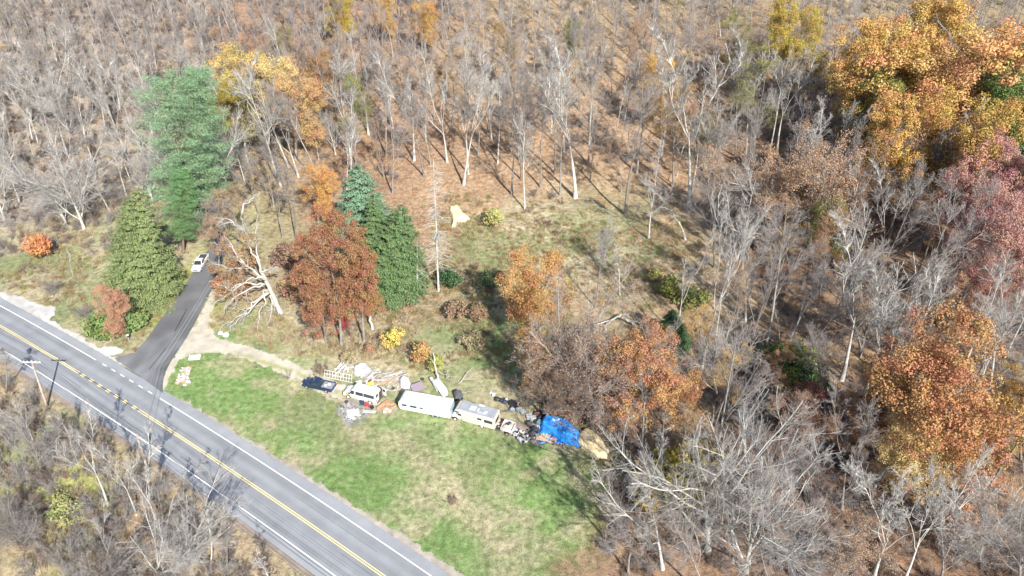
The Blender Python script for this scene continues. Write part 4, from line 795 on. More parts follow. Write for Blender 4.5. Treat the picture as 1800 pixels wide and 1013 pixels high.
wire([B_[1], at(290, 688) + Vector((0, 0, 5.5)), tgt], 'left of two service wires crossing the main road to the side road', WIREL, .01, .025); wire([B_[4], at(296, 688) + Vector((0, 0, 5.2)), tgt + Vector((.5, 0, 0))], 'right of two service wires crossing the main road to the side road', WIREL, .01, .025)
for o_ in COL.objects:
    if o_.name.startswith('overhead_wire') and 'service' in o_['label']: del o_['group']
# ------------------------------------------------------------------ trees
HT = []
def plant(code, B, v, ws, label, cat_, group=None, color=None, name=None, spin=None, parts=True):
    p = PR[code]; L = v.length; s_ = L / p.H
    nm = name or {'l': 'leafy_tree', 's': 'thin_leaved_tree', 'p': 'white_pine', 'c': 'spruce_tree', 'b': 'leafy_bush', 't': 'slim_bare_tree'}.get(code[0], 'bare_tree')
    r = bpy.data.objects.new(nm, None); COL.objects.link(r); r.location = B; q = v.to_track_quat('Z', 'Y') @ Quaternion((0, 0, 1), random.uniform(0, 6.28) if spin is None else spin)
    r.rotation_mode = 'QUATERNION'; r.rotation_quaternion = q; r.scale = (s_ * ws, s_ * ws, s_); tag(r, label, cat_, group)
    for pn, me in p.parts: link(pn, me, r, color if pn == 'foliage' else None)
    HT.append((B.x, B.y, p.H * .2 * ws)); return r
def tree(code, bx, by, tx, ty, ws, label, color=None, cat_=None, name=None, group=None):
    B = at(bx, by); v = rise(B, tx, ty)
    mx = math.tan(R(24)) * v.z; v.x = max(-mx, min(mx, v.x)); B.z -= .1
    if not 1.5 < v.z < 42: print('HEIGHT', code, bx, by, round(v.z, 1))
    return plant(code, B, v, ws, label, cat_ or ('bush' if code[0] == 'b' else 'tree'), group, color, name)
GOLD = (.50, .31, .10); ORG = (.54, .29, .11); RUST = (.42, .205, .10); DRUST = (.34, .18, .11); PINK = (.46, .25, .21); OLIV = (.26, .24, .07); GRN = (.15, .20, .06); DGRN = (.055, .11, .045); YEL = (.56, .45, .13); YGR = (.34, .34, .10); BROW = (.34, .21, .13); BLUEG_ = (.185, .285, .155); CONI = (.10, .155, .055); REDB = (.30, .07, .06)
SPEC = [
 # conifers
 ('k2',1140,420,1150,250,.8,'pale forked tree right of the straight dark trunked tree'), ('f1',1255,470,1258,300,1.0,'fine twigged grey tree left of the fuzzy grey pair'), ('k2',1190,590,1215,400,.6,'slim pale tree left of the very tall slim one'), ('s1',1290,600,1300,440,.8,'thin brown leaved tree at the right rim of the clearing',(.34,.21,.12)), ('t1',1090,520,1095,420,1.1,'small slim tree right of the small grey bare tree'), ('f4',520,420,515,250,.9,'bare grey tree between the dead oak and the orange oak'), ('k1',610,350,600,200,.8,'pale tree behind the blue green spruce'), ('f1',690,340,690,180,.9,'bare grey tree left of the tall dead spruce'),
 ('p1',340,418,297,128,1.1,'tallest tree, a broad blue green white pine above the white pickup',BLUEG_),
 ('p2',365,400,345,125,.8,'narrower blue green pine just behind the tallest pine',BLUEG_),
 ('p2',322,446,318,300,.95,'shorter green pine with bare lower trunk beside the side road',(.14,.25,.10)),
 ('c1',254,528,242,328,.98,'dense olive green conical spruce left of the side road',(.18,.22,.09)),
 ('c1',232,505,222,345,.72,'narrower spruce merging into the left side of the olive spruce',(.17,.21,.085)),
 ('c2',655,470,626,288,1.35,'blue green spruce behind the rust coloured oak',(.15,.26,.15)),
 ('c2',690,514,706,360,1.3,'dark green spruce at the centre left of the clearing',(.12,.185,.075)),
 ('c2',668,505,655,345,1.0,'mid green spruce wedged between the oak and the dark green spruce',(.12,.185,.075)),
 ('c2',1180,607,1182,545,1.7,'small dark green cedar behind the orange tree',DGRN),
 # leafed trees, right side
 ('l4',1555,300,1560,25,.85,'golden oak, leftmost of the big crowns at the top right',GOLD),
 ('l4',1620,260,1618,-20,.9,'golden oak at the very top of the big crowns on the right',GOLD),
 ('l1',1668,320,1662,25,1.15,'large copper orange oak in the middle of the crowns at the top right',(.54,.30,.12)),
 ('l2',1725,330,1722,55,.85,'copper oak right of the largest copper crown',(.48,.27,.12)),
 ('l4',1600,400,1605,150,.75,'amber oak below the golden oaks at the top right',(.50,.30,.10)),
 ('l1',1690,430,1690,170,.8,'golden brown oak above the pink crowns on the right',(.42,.26,.08)),
 ('l3',1545,330,1548,125,.75,'olive yellow oak below the leftmost golden oak',OLIV),
 ('l2',1790,360,1785,90,.75,'bright green tree at the right edge near the top',GRN),
 ('l3',1800,400,1800,190,.9,'small bright green tree at the right edge above the pink crowns',GRN),
 ('l4',1738,450,1728,218,.72,'pink mauve oak, upper one of the pink crowns',PINK),
 ('l1',1705,500,1695,300,.55,'pink mauve oak on the left of the pink crowns',PINK),
 ('l2',1768,570,1758,350,.7,'large dusky pink oak in the middle of the right edge',(.40,.215,.18)),
 ('l4',1812,500,1808,260,.7,'pink oak cut by the right edge of the view',PINK),
 ('l3',1735,600,1730,450,.6,'lower dusky pink oak below the other pink crowns',(.37,.19,.155)),
 ('s4',1425,440,1425,185,.95,'rusty brown tree with thinning leaves left of the copper oaks',(.42,.25,.14)),
 ('s4',1490,420,1480,215,.7,'thin brown leaved tree under the golden oaks',(.30,.15,.07)),
 ('l3',1450,490,1452,345,.6,'dull olive young tree in the shade of the right woods',(.17,.165,.05)),
 ('l4',1395,190,1398,-15,.7,'yellow gold tree at the top edge right of centre',(.40,.29,.07)),
 ('s1',1325,300,1325,90,1.1,'thin olive leaved tree among the pale bare trees right of centre',OLIV),
 ('s1',1300,190,1300,20,1.1,'olive leaved tree behind the pale bare trees at the top',OLIV),
 ('l3',1163,245,1160,95,.65,'small golden crown standing out among bare trees right of centre',GOLD),
 ('s1',1185,330,1180,140,1.1,'thin gold leaved tree directly beneath the small golden crown',(.44,.25,.08)),
 ('l2',1640,860,1640,604,.92,'huge rust and gold oak crown at the lower right',(.38,.19,.085)),
 ('l3',1615,905,1612,735,.6,'gold lower lobe of a young oak under the huge rust crown',(.58,.43,.20)),
 ('l3',1572,830,1570,650,.6,'rust oak at the left shoulder of the huge lower right crown',(.36,.19,.10)),
 ('l3',1700,830,1702,670,.55,'rust oak at the right shoulder of the huge lower right crown',(.40,.22,.11)),
 ('l2',1795,810,1792,660,.55,'amber tree at the right edge below the middle',(.44,.26,.07)),
 ('l4',1135,765,1142,568,.92,'orange oak with open crown near the centre of the view',(.44,.23,.11)),
 ('s2',1098,770,1100,640,.7,'small orange oak at the lower left of the open orange crown',(.44,.20,.07)),
 ('l3',950,610,945,440,.85,'orange and gold young oak left of the grey bare tree in the middle',(.47,.255,.105) or (.52,.26,.08)),
 ('l3',938,700,935,575,.7,'slim orange tree below the orange and gold young oak',(.54,.29,.12)),
 ('s2',990,735,985,475,.95,'grey tree in the middle still holding rusty leaves',(.36,.21,.13)),
 ('s4',1015,742,1015,615,.7,'brown leaved low tree above the blue tarp',BROW),
 ('s4',960,745,965,610,.7,'brown leaved thicket tree above the row of bins',(.28,.18,.12)),
 ('s2',1078,790,1078,680,.6,'russet thin leaved tree right of the tan sheet',(.44,.26,.15)),
 # leafed trees, left and middle
 ('l4',600,608,587,372,.7,'dark rust oak in the middle of the left clearing',(.29,.145,.08)),
 ('l3',640,600,628,440,.6,'rust oak joined to the right side of the dark rust oak',(.33,.165,.08)),
 ('l3',572,598,560,455,.6,'dark russet oak at the lower left of the dark rust oak',DRUST),
 ('l3',560,400,555,285,.8,'orange oak above the dark rust oak',ORG),
 ('l3',425,250,430,80,.85,'golden crown, leftmost of the gold trees above the pines',(.54,.39,.13)),
 ('l3',470,260,478,95,.8,'pale gold crown in the middle of the gold trees at the upper left',(.58,.43,.20)),
 ('l3',408,290,405,140,1.05,'olive gold tree right of the tallest pine',(.28,.22,.055)),
 ('l3',520,280,520,130,.95,'rusty orange tree at the right end of the gold trees',(.48,.30,.15)),
 ('l3',560,230,575,90,.8,'thin brown orange tree at the upper left of centre',(.36,.21,.10)),
 ('s1',625,290,625,130,.9,'yellow green leaved tree in the upper left woods',(.26,.27,.055)),
 ('l3',595,90,595,-20,.85,'gold olive tree on the top edge left of centre',(.42,.29,.06)),
 ('l3',672,80,672,-12,.8,'orange crown on the top edge left of centre',(.50,.28,.08)),
 ('l3',742,100,740,0,.85,'amber crown on the top edge above the centre left woods',(.48,.28,.10)),
 ('l3',1008,130,1008,30,.5,'small olive crown near the top centre',(.20,.21,.06)),
 ('s1',900,170,880,35,.9,'thin tan leaved tree near the top centre',(.38,.25,.10)),
 ('s3',1120,150,1110,20,.9,'thin brown leaved tree at the top right of centre',(.36,.20,.10)),
 ('l3',195,600,190,500,.72,'small rust leaved tree above the green shrub by the main road',(.44,.24,.16)),
 ('b1',72,456,68,410,.8,'small bright orange red sapling in the left meadow',(.50,.22,.10)),
 ('b2',178,588,178,548,1.0,'bright green shrub by the corner of the two roads',(.15,.22,.07)),
 ('b1',235,578,232,545,1.5,'dull green shrub right of the small rust leaved tree',(.16,.22,.08)),
 ('b1',190,600,190,572,.8,'lower green shrub in front of the small rust leaved tree',(.15,.22,.06)),
 ('b2',690,610,690,577,.8,'bright yellow shrub below the dark green spruce',YEL),
 ('b1',742,638,740,600,.8,'orange yellow shrub right of the bright yellow one',(.42,.26,.11)),
 ('b1',770,655,766,622,.7,'yellow green shrub above the camper shell',YGR),
 ('b1',605,585,603,550,.5,'small crimson shrub in front of the dark rust oak',REDB),
 ('b2',790,505,792,470,.9,'dark green shrub behind the bare snag spruce',DGRN),
 ('b2',860,505,858,478,1.2,'dull green bush left of the orange and gold young oak',(.12,.15,.07)),
 ('b2',1195,870,1192,800,1.2,'yellow bush seen through the biggest bare tree at the bottom',(.40,.30,.06)),
 ('b2',1400,650,1402,600,1.0,'yellow green bush in the middle of the right woods',YGR),
 ('b2',1362,650,1360,612,1.1,'green bush at the left of the yellow green bushes in the right woods',(.12,.17,.05)),
 ('b2',1425,690,1425,645,1.0,'dark green bush below the yellow green ones',(.09,.13,.045)),
 ('b1',1380,690,1380,655,1.2,'mottled green and gold bush in the right woods',(.22,.22,.05)),
 ('l3',1412,790,1412,680,.8,'small maroon leaved tree below the yellow green bushes',(.22,.09,.075)),
 ('b2',120,905,118,880,1.4,'yellow green bush among the bare brush at the lower left',(.30,.30,.12)),
 ('b1',868,395,866,365,1.2,'pale yellow green bush right of the yellow tarp',(.38,.36,.14)),
 ('b1',1180,520,1178,490,1.5,'yellow green bush in the long grass of the right clearing',(.26,.27,.07)),
 ('b1',1225,540,1222,508,1.6,'olive bush at the right end of the clearing',(.24,.25,.08)),
 ('b1',1150,490,1149,472,1.4,'pale yellow low bush near the bare ground of the clearing',(.40,.36,.12)),
 ('b1',945,700,944,670,1.2,'low brown bush above the pale grey bins',BROW), ('b2',1010,735,1010,700,1.2,'low russet bush above the blue tarp',(.30,.15,.08)), ('b1',1062,752,1062,718,1.,'low orange brown bush right of the tan sheet',(.36,.19,.08)), ('b1',985,715,984,685,1.2,'low dark brown bush behind the dark heap',(.24,.14,.09)),
 ('b1',800,560,800,530,1.3,'low brown bush at the foot of the tall dead spruce',(.27,.19,.12)), ('b1',840,565,840,538,1.3,'brown bramble bush right of the low brown bush',(.25,.17,.10)), ('b2',832,612,832,585,1.1,'straw brown bush beside the shaded green patch',(.32,.26,.15)), ('b1',700,475,700,452,1.,'brown bush hidden behind the dark green spruce',BROW), ('b1',500,465,500,430,1.4,'dark brown bush behind the gnarled dead oak',(.22,.14,.10)), ('b2',525,520,524,480,1.3,'brown leaved bush right of the gnarled dead oak',(.28,.17,.10)), ('b1',400,520,400,485,1.5,'rust brown bush under the limbs of the dead oak',(.34,.19,.10)), ('b1',425,470,424,440,1.4,'tan brown bush behind the limbs of the dead oak',(.36,.24,.13)), ('b1',610,640,610,618,1.,'straw bush on the bank above the white gate',(.36,.30,.17)), ('b1',650,625,650,604,.8,'reddish straw bush left of the yellow shrub',(.36,.22,.14)),
 # bare trees one can pick out
 ('k1',70,192,32,72,1.1,'pale forked bare tree in the upper left corner'), ('k2',103,120,72,10,1.0,'slim pale bare tree at the top left corner'), ('f3',118,128,120,30,.8,'straight pale bare tree near the top left corner'),
 ('k1',150,245,120,110,.8,'tall slim bare tree left of the tallest pine, inner pair'), ('k1',186,238,158,100,.9,'bright white stemmed bare tree left of the tallest pine'), ('k2',212,200,195,60,.8,'bare tree just above and left of the tallest pine'),
 ('k2',58,250,25,120,1.0,'leaning pale bare tree on the upper left edge'), ('k1',232,322,178,215,.8,'white leaning bare tree against the left flank of the tallest pine'),
 ('f3',392,72,372,-40,.8,'bundle of straight pale stems at the top edge left of centre'), ('k2',372,172,338,65,.9,'bare twin stem tree right behind the tallest pine'),
 ('o1',148,402,92,225,1.0,'broad white bare tree with many stems left of the olive spruce'), ('o1',118,395,58,270,.9,'second broad bare tree at the left of the white many stemmed one'),
 ('k2',525,312,478,150,.85,'pale bare tree with sweeping stems below the gold trees'), ('k1',432,325,385,200,.8,'white bare tree leaning left just right of the pines'), ('o1',590,272,568,175,.8,'white gnarled bare tree at the upper left of centre'), ('k3',497,418,470,250,.6,'slim leaning bare tree above the fallen dead tree'),
 ('k3',455,380,430,260,.8,'brown bare tree behind the fallen dead tree'),
 ('f1',682,210,655,65,.9,'tall bare tree with thick dark trunk upper left of centre'), ('f1',747,218,738,75,.9,'tall bare tree with forked white top left of centre'), ('f4',757,290,745,165,.9,'bare tree above the snag spruce'), ('k1',815,325,835,80,.8,'tall white bare tree with curved fork above the yellow tarp'),
 ('f2',857,235,850,70,.8,'dark trunked bare tree in the upper centre'), ('f3',875,288,880,120,.8,'straight grey bare tree in the centre of the woods'), ('f3',922,368,922,180,.75,'slim pale bare tree standing at the edge of the clearing'), ('k3',950,330,960,130,.7,'bare tree behind the slim pale one at the clearing edge'),
 ('k1',1012,348,1010,75,1.05,'large white tree splitting in two stems at the clearing edge'), ('f4',1100,378,1108,110,.95,'tall bare tree with straight dark trunk right of the two stemmed white tree'), ('k1',1212,362,1245,40,.95,'tallest slender bare tree with many pale upright limbs'), ('k1',1310,290,1345,50,.8,'pale limbed bare tree left of the rusty thinning tree'), ('k1',1365,270,1390,70,.9,'twisted white bare tree right of centre near the top'),
 ('f3',1305,472,1335,280,1.2,'fuzzy pale bare tree at the right end of the clearing'), ('f1',1290,440,1275,285,1.1,'fuzzy grey bare tree left of the other fuzzy one'),
 ('k1',1232,654,1285,330,.55,'very tall slim bare tree rising from the shaded hollow'), ('o1',1262,700,1240,545,.75,'low pale bare tree with crooked limbs at the foot of the tall slim one'), ('k3',1308,658,1385,400,.5,'thin tree leaning right across the gully'), ('t1',1385,606,1435,455,1.0,'thin pale tree leaning right beside the gully'), ('t1',1372,606,1370,520,.8,'broken pale stub tree beside the gully'),
 ('k1',1480,668,1575,395,.95,'big pale tree leaning right in the middle of the right woods'), ('k3',1545,660,1660,440,.8,'bare tree leaning right below the pink crowns'), ('k1',1738,684,1795,490,.8,'green grey bare tree near the right edge below the pink crowns'), ('k1',1590,355,1635,255,.8,'straight leaning pale trunk above the big leaning tree'),
 ('k1',1398,400,1470,190,.9,'crooked pale bare tree in front of the rusty thinning tree'),
 ('o1',1245,968,1258,672,.86,'biggest bare tree, with wide white crown at the bottom centre right'), ('k2',1165,1000,1140,790,.8,'left stem cluster of bare limbs at the bottom beside the lawn'), ('o1',1310,1005,1350,765,.9,'wide bare tree right of the biggest one at the bottom'), 
 ('k1',1530,1040,1615,780,.9,'tall bare tree leaning right near the bottom right'), ('k1',1575,1050,1690,820,.8,'bare tree leaning farther right near the bottom right'), ('o1',1720,985,1775,830,.85,'white bare tree in the bottom right corner'), ('k3',1480,895,1505,665,.7,'bare tree with drooping limbs left of the huge rust crown'), ('o2',1790,1040,1800,900,1.,'bare tree cut by the bottom right corner'), ('f1',1092,930,1088,830,1.1,'low grey brushy tree at the corner of the lawn'), ('f2',1105,1010,1095,900,1.5,'grey brushy tree at the bottom beside the lawn'), ('f4',1240,1060,1238,920,1.3,'dense grey fan of twigs at the bottom edge'), ('f1',1420,960,1430,800,1.2,'fine twigged grey tree between the big bottom trees'), ('f4',1350,900,1365,740,1.1,'fine twigged grey tree right of the biggest bare tree'), ('s3',1460,1040,1465,900,1.2,'thin brown leaved tree at the bottom right',(.36,.24,.16)), ('f1',1650,1050,1660,900,1.2,'fine grey tree at the bottom between the two leaning trees and the corner'),
 ('o2',1390,1010,1405,860,1.,'low grey bare tree at the bottom between two tall ones'), ('o1',1060,470,1062,375,.55,'small grey bare tree in the middle of the right clearing'),
 ('t2',1045,540,1060,400,.9,'slim bare tree behind the middle grey tree'), ('t2',1330,760,1345,640,1.2,'slim grey tree above the biggest bare tree'),('f2',1290,960,1260,800,.8,'grey tree between the bottom bare crowns'),
 # lower left strip beyond the road
 ('k1',190,888,140,740,.85,'thick snapped looking white trunk with crown in the lower left'), ('k1',240,905,205,770,.7,'white bare tree right of the thick snapped trunk'), ('k2',278,925,225,780,.8,'leaning bare tree beside the bright lower left trunks'), ('k2',322,880,320,820,1.2,'white twisted small tree at the road edge, lower left'), ('o1',330,990,350,860,.9,'pale broad bare tree at the bottom left beside the road'), ('o1',275,1010,290,905,1.0,'dense fan shaped bare tree at the bottom left'),
 ('t1',370,1000,385,900,1.3,'spindly bare tree close to the road at the bottom left'), ('t2',400,1010,405,925,1.1,'crooked white sapling nearest the road at the bottom'), ('k2',130,800,100,690,.6,'thin bare tree below the left utility pole'), ('k2',60,780,20,670,.7,'thin bare tree at the left edge below the road'), ('o2',180,1040,185,945,1.1,'rust tinged bare tree at the bottom left'), ('o2',70,830,62,740,1.,'grey bare tree left of the yellow green bush'), ('t2',10,690,5,610,1.4,'bare tree casting its shadow on the road at the left edge'),
 ('o2',25,940,20,870,1.2,'pale grey low tree beside the dark stream'),('t1',480,1040,470,960,1.2,'bare sapling at the bottom edge beside the road'),
 ('f4',402,448,392,330,1.1,'brown grey tree between the pines and the dead oak'), ('s3',420,430,415,320,1.2,'tan leaved thin tree behind the dead oak',(.42,.28,.15)), ('s1',385,470,378,372,1.3,'rusty thin tree beside the bend of the side road',(.40,.24,.15)), ('k3',350,400,352,300,.9,'grey tree behind the side road bend'),
 ('t1',128,485,112,435,.8,'thin white sapling in the left meadow'),('o2',95,520,90,480,1.0,'leafless grey bush at the verge of the main road'),('o2',150,560,146,528,1.1,'small leafless bush above the main road corner'),
]
for it in SPEC:
    code, bx, by, tx, ty, ws, lab = it[:7]; tree(code, bx, by, tx, ty, ws, lab, it[7] if len(it) > 7 else None)
# dead conifer snags
def snag(bx, by, tx, ty, n, lab, brk=False):
    B = at(bx, by); v = rise(B, tx, ty); L = v.length; t = empty('dead_spruce', B, 0, lab, 'tree'); t.rotation_euler = (0, math.atan2(v.x, v.z), 0)
    P0, R0 = trunk(L, .2, 10, .008); link('trunk', npmesh('snag_trunk', *tubes(P0, R0, 8), PALE, smooth=True), t)
    z = np.sort(rng.uniform(.18, .97 if not brk else .6, n)) * L; a = rng.uniform(0, 6.28, n); l = L * .13 * (1.12 - z / L) ** .6 * rng.uniform(.5, 1.2, n) + .3
    P = polyl(np.stack([z * 0, z * 0, z], 1), np.stack([np.cos(a), np.sin(a), -.1 + 0 * a], 1), l, 5, -.05, .05); Rr = np.broadcast_to(np.linspace(.05, .015, 6), (n, 6))
    P2, R2 = kids(P, Rr, 5, (.3, 1), (30, 60), .35, 2, -.05, .1, .5, .012)
    link('branches', npmesh('snag_branches', *cat([tubes(P, Rr, 4), tubes(P2, R2, 3)]), PALE), t)
snag(771, 512, 766, 282, 150, 'tall dead spruce with bare drooping twigs beside the yellow tarp'); snag(734, 518, 732, 425, 26, 'short dead snag right of the dark green spruce', True); snag(722, 510, 722, 470, 8, 'low broken stub beside the short dead snag', True)
# the fallen looking dead oak, white and gnarled
def gnarl(bx, by, lab, spec, r0, m=BONE, foliage=None):
    B = at(bx, by); t = empty('dead_oak', B, 0, lab, 'tree')
    def chain(pts, n=9, wob=.25):
        P = []
        for (x, y, h), (x2, y2, h2) in zip(pts[:-1], pts[1:]):
            a = onray(x, y, h); b = onray(x2, y2, h2)
            for i in range(n): P.append(a.lerp(b, i / n))
        P.append(b); A_ = np.array([list(p - B) for p in P]); w_ = rng.normal(0, wob, A_.shape); w_[0] = 0; w_ = (w_ + np.roll(w_, 1, 0)) / 2; w_[0] = 0; return A_ + w_
    def onray(x, y, h):                                    # the point of the view ray at height h above the base
        u = (x - 900) / F; v = -(y - 506.5) / F; d = Vector((u, math.cos(TH) + v * math.sin(TH), -math.sin(TH) + v * math.cos(TH))); k_ = (B.z + h - H) / d.z; return d * k_ + Vector((0, 0, H))
    P0 = chain(spec[0], 7, .12); k0 = len(P0); R0 = np.linspace(r0, r0 * .35, k0); link('trunk', npmesh('dead_oak_trunk', *tubes(P0[None], R0[None], 9), m, smooth=True), t)
    limbs = []; tw = []; ends = []
    for sp_ in spec[1:]:
        P = chain(sp_, 6, .28); Rr = np.linspace(r0 * .36, .05, len(P)); limbs.append(tubes(P[None], Rr[None], 6))
        P2, R2 = kids(P[None], Rr[None], 10, (.25, 1), (30, 75), .26, 6, -.02, .28, .5, .03); P3, R3 = kids(P2, R2, 7, (.2, 1), (30, 70), .5, 4, .0, .25, .55, .016); P4, R4 = kids(P3, R3, 6, (.2, 1), (30, 60), .5, 2, .0, .2, .6, .012); ends.append(P3[:, -1] + B)
        limbs += [tubes(P2, R2, 5), tubes(P3, R3, 4)]; tw.append(tubes(P4, R4, 3))
    link('limbs', npmesh('dead_oak_limbs', *cat(limbs), m, smooth=True), t); link('twigs', npmesh('dead_oak_twigs', *cat(tw), m), t)
    if foliage:
        E_ = np.concatenate(ends); pp = np.array([proj(p)[:2] for p in E_]); E_ = E_[(pp[:, 0] < foliage[0]) & (pp[:, 1] > foliage[1]) & (pp[:, 1] < foliage[2])] - np.array(B) - np.array([0, 0, .7])
        link('foliage', leafmesh('dead_oak_leaves', E_, rng.uniform(.3, .8, len(E_)), 26, .10), t, (.30, .18, .10))
gnarl(494, 553, 'white gnarled dead oak leaning left over the driveway entrance',
 [[(494,553,0),(478,515,3.),(462,485,6.5),(456,465,8.5)],
  [(458,470,8),(440,440,11),(430,405,14),(425,375,16)], [(458,468,8),(448,420,12),(452,385,15)], [(462,488,7),(430,465,8.5),(405,448,10),(380,425,11)], [(466,492,6.5),(440,475,7),(400,470,8),(372,462,8)],
  [(465,500,5.5),(440,510,5.5),(410,525,5),(392,552,2.5)], [(470,510,4.5),(450,530,4),(425,555,2),(400,585,.4)], [(472,515,4),(462,535,3),(455,560,1.2),(452,578,.3)], [(462,488,7),(440,490,6.5),(405,510,5.5),(378,500,6)], [(470,512,4.2),(440,545,3.2),(415,560,1.8),(385,578,.6)], [(464,500,5.8),(430,500,6),(395,520,5),(375,535,3.5)], [(430,405,14),(400,385,14),(378,380,13)], [(425,375,16),(440,350,17),(455,345,17)], [(475,520,3.6),(480,545,1.6),(470,572,.4)], [(458,478,7.5),(475,470,8.5),(490,472,9)], [(430,465,9),(410,440,11),(395,410,13)]], .55, foliage=(450, 405, 520))
gnarl(655, 580, 'pale dead trunk leaning left in front of the dark rust oak', [[(655,580,0),(648,550,3),(640,522,6)], [(641,525,6),(630,500,8),(620,470,11)], [(641,525,6),(625,512,7),(612,500,8)]], .3)
gnarl(1205, 422, 'bent pale dead tree leaning left at the clearing edge', [[(1205,422,0),(1196,395,3),(1180,370,5.5)], [(1181,371,5.5),(1165,350,7.5),(1145,335,9)], [(1181,371,5.5),(1160,365,6),(1140,380,5)]], .25, PALE)
gnarl(1118, 575, 'fallen grey trunk lying in the grass above the orange oak', [[(1118,575,.3),(1100,560,1.2),(1090,556,1.5),(1075,562,.9),(1040,572,.5)], [(1075,562,.9),(1060,585,.5),(1045,580,.4)], [(1090,556,1.5),(1105,550,2.2)]], .28, PALE)
gnarl(770, 668, 'white broken stump trunk standing beside the camper shell', [[(770,668,0),(764,645,2.5),(762,620,5)], [(764,645,2.5),(775,655,1.4),(792,668,.2)]], .22)
# dead branches on the grass
for i, (x0, y0, x1, y1, l_) in enumerate([(806,676,828,655,'longest bleached branch on the grass above the motorhome'),(812,668,838,668,'bent bleached branch right of the longest one'),(783,660,790,650,'short bleached branch by the yellow green shrub'),(800,690,830,688,'low curved branch above the covered grill'),(556,664,570,640,'thin pale stick arched over the brush left of the gate')]):
    a, b = at(x0, y0), at(x1, y1); d = np.array(b - a); P = polyl(np.zeros((1, 3)) + [0, 0, .12], d[None], np.array([np.linalg.norm(d)]), 7, .0, .12); Rr = np.linspace(.09, .03, 8)[None]; P2, R2 = kids(P, Rr, 6, (.3, 1), (25, 60), .4, 4, .0, .15, .6, .02)
    P[..., 2] = np.abs(P[..., 2]) + .05; P2[..., 2] = np.abs(P2[..., 2]) + .05; o_ = link('dead_branch', npmesh('dead_branch', *cat([tubes(P, Rr, 5), tubes(P2, R2, 4)]), BONE)); o_.location = a; tag(o_, l_, 'branch')

# filler woods
WB = wpoly([(-200,380),(0,395),(100,390),(190,385),(215,350),(330,395),(480,395),(520,330),(640,325),(745,320),(860,322),(900,345),(1010,345),(1100,372),(1200,368),(1275,450),(1285,560),(1215,640),(1215,690),(1100,745),(1075,800),(1080,860),(1050,930),(1055,1020)])
WB = [(-420., 150.)] + WB + [(WB[-1][0] + 3, 40.), (420., 40.), (520., 520.), (-520., 520.)]
side_c = np.array(wpoly([(365,445),(385,418),(392,408)]))
def poisson(region, spacing, n_try, bounds):
    x0, x1, y0, y1 = bounds; cell = {}; out = []; X = rng.uniform(x0, x1, n_try); Y = rng.uniform(y0, y1, n_try); ok = region(X, Y)
    for x, y in zip(X[ok], Y[ok]):
        sp_ = spacing; i, j = int(x // sp_), int(y // sp_)
        if any((x - a) ** 2 + (y - b) ** 2 < sp_ * sp_ for di in (-1, 0, 1) for dj in (-1, 0, 1) for a, b in cell.get((i + di, j + dj), ())): continue
        cell.setdefault((i, j), []).append((x, y)); out.append((x, y))
    return out
HTa = np.array([(a, b) for a, b, c in HT])
def woods(X, Y):
    ok = inpoly(X, Y, WB)
    d = np.min(np.hypot(X[:, None] - HTa[:, 0], Y[:, None] - HTa[:, 1]), 1); ok &= d > 3.2
    for a, b in zip(side_c[:-1], side_c[1:]):
        e = b - a; t = np.clip(((X - a[0]) * e[0] + (Y - a[1]) * e[1]) / (e @ e), 0, 1); ok &= np.hypot(X - a[0] - t * e[0], Y - a[1] - t * e[1]) > 6
    s_, o_ = roff(X, Y); ok &= o_ > 12
    return ok
pts = poisson(woods, 7.8, 26000, (-330, 330, 62, 195)) + poisson(lambda X, Y: woods(X, Y), 6.6, 60000, (-330, 330, 196, 420))
def strip_l(X, Y):
    s_, o_ = roff(X, Y); d = np.min(np.hypot(X[:, None] - HTa[:, 0], Y[:, None] - HTa[:, 1]), 1); return (o_ < -10) & (o_ > -60) & (Y > 45) & (d > 3)
pts_l = poisson(strip_l, 7.5, 3000, (-180, 20, 40, 150))
LM = [(295,250,'tallest pine'),(430,120,'leftmost gold crown'),(520,200,'rusty orange crown'),(595,40,'gold olive crown'),(672,20,'orange crown on the top edge'),(742,30,'amber crown on the top edge'),(805,380,'yellow tarp'),(768,400,'tall dead spruce'),(1010,220,'two stemmed white tree'),(1160,130,'small golden crown'),(1395,50,'yellow gold tree'),(1425,290,'rusty thinning tree'),(1560,100,'leftmost golden oak'),(1665,120,'largest copper oak'),(1785,130,'bright green tree'),(1730,330,'pink crowns'),(1640,710,'huge rust oak'),(1140,640,'open orange oak'),(1190,850,'biggest bare tree'),(1575,450,'big leaning pale tree'),(1400,640,'yellow green bushes'),(630,330,'blue green spruce'),(590,480,'dark rust oak'),(118,890,'yellow green shrub'),(78,670,'left utility pole'),(92,330,'broad many stemmed white tree'),(50,120,'pale forked tree in the corner'),(855,150,'dark trunked tree'),(1300,400,'fuzzy pale tree'),(440,500,'gnarled dead oak'),(250,800,'second utility pole'),(1795,690,'amber tree at the edge'),(1780,930,'tree in the right corner'),(1530,900,'tall tree leaning right'),(1270,620,'very tall slim tree')]
def zone(px, py):
    d, x, y, n = min((math.hypot(px - a, (py - 50) - b), px - a, py - 50 - b, c) for a, b, c in LM)
    far_ = 'just ' if d < 45 else '' if d < 110 else 'far '; ax, ay = abs(x), abs(y)
    w = ('right of' if x > 0 else 'left of') if ax > 2.2 * ay else ('below' if y > 0 else 'above') if ay > 2.2 * ax else ('below' if y > 0 else 'above') + (' right of' if x > 0 else ' left of')
    return far_ + w + ' the ' + n
hero_bare = sum(1 for it in SPEC if it[0][0] in 'fkot')
cand = []
for (x, y) in pts + pts_l:
    z = float(height(x, y)); px, py, dd = proj((x, y, z)); tpy = proj((x, y, z + 18))[1]; vis = -60 < px < 1860 and py > -130 and tpy < 1060 and dd > 5
    cand.append((0 if vis else 1, dd, x, y, z, px, py))
cand.sort(); nb = 0; far_pts = []
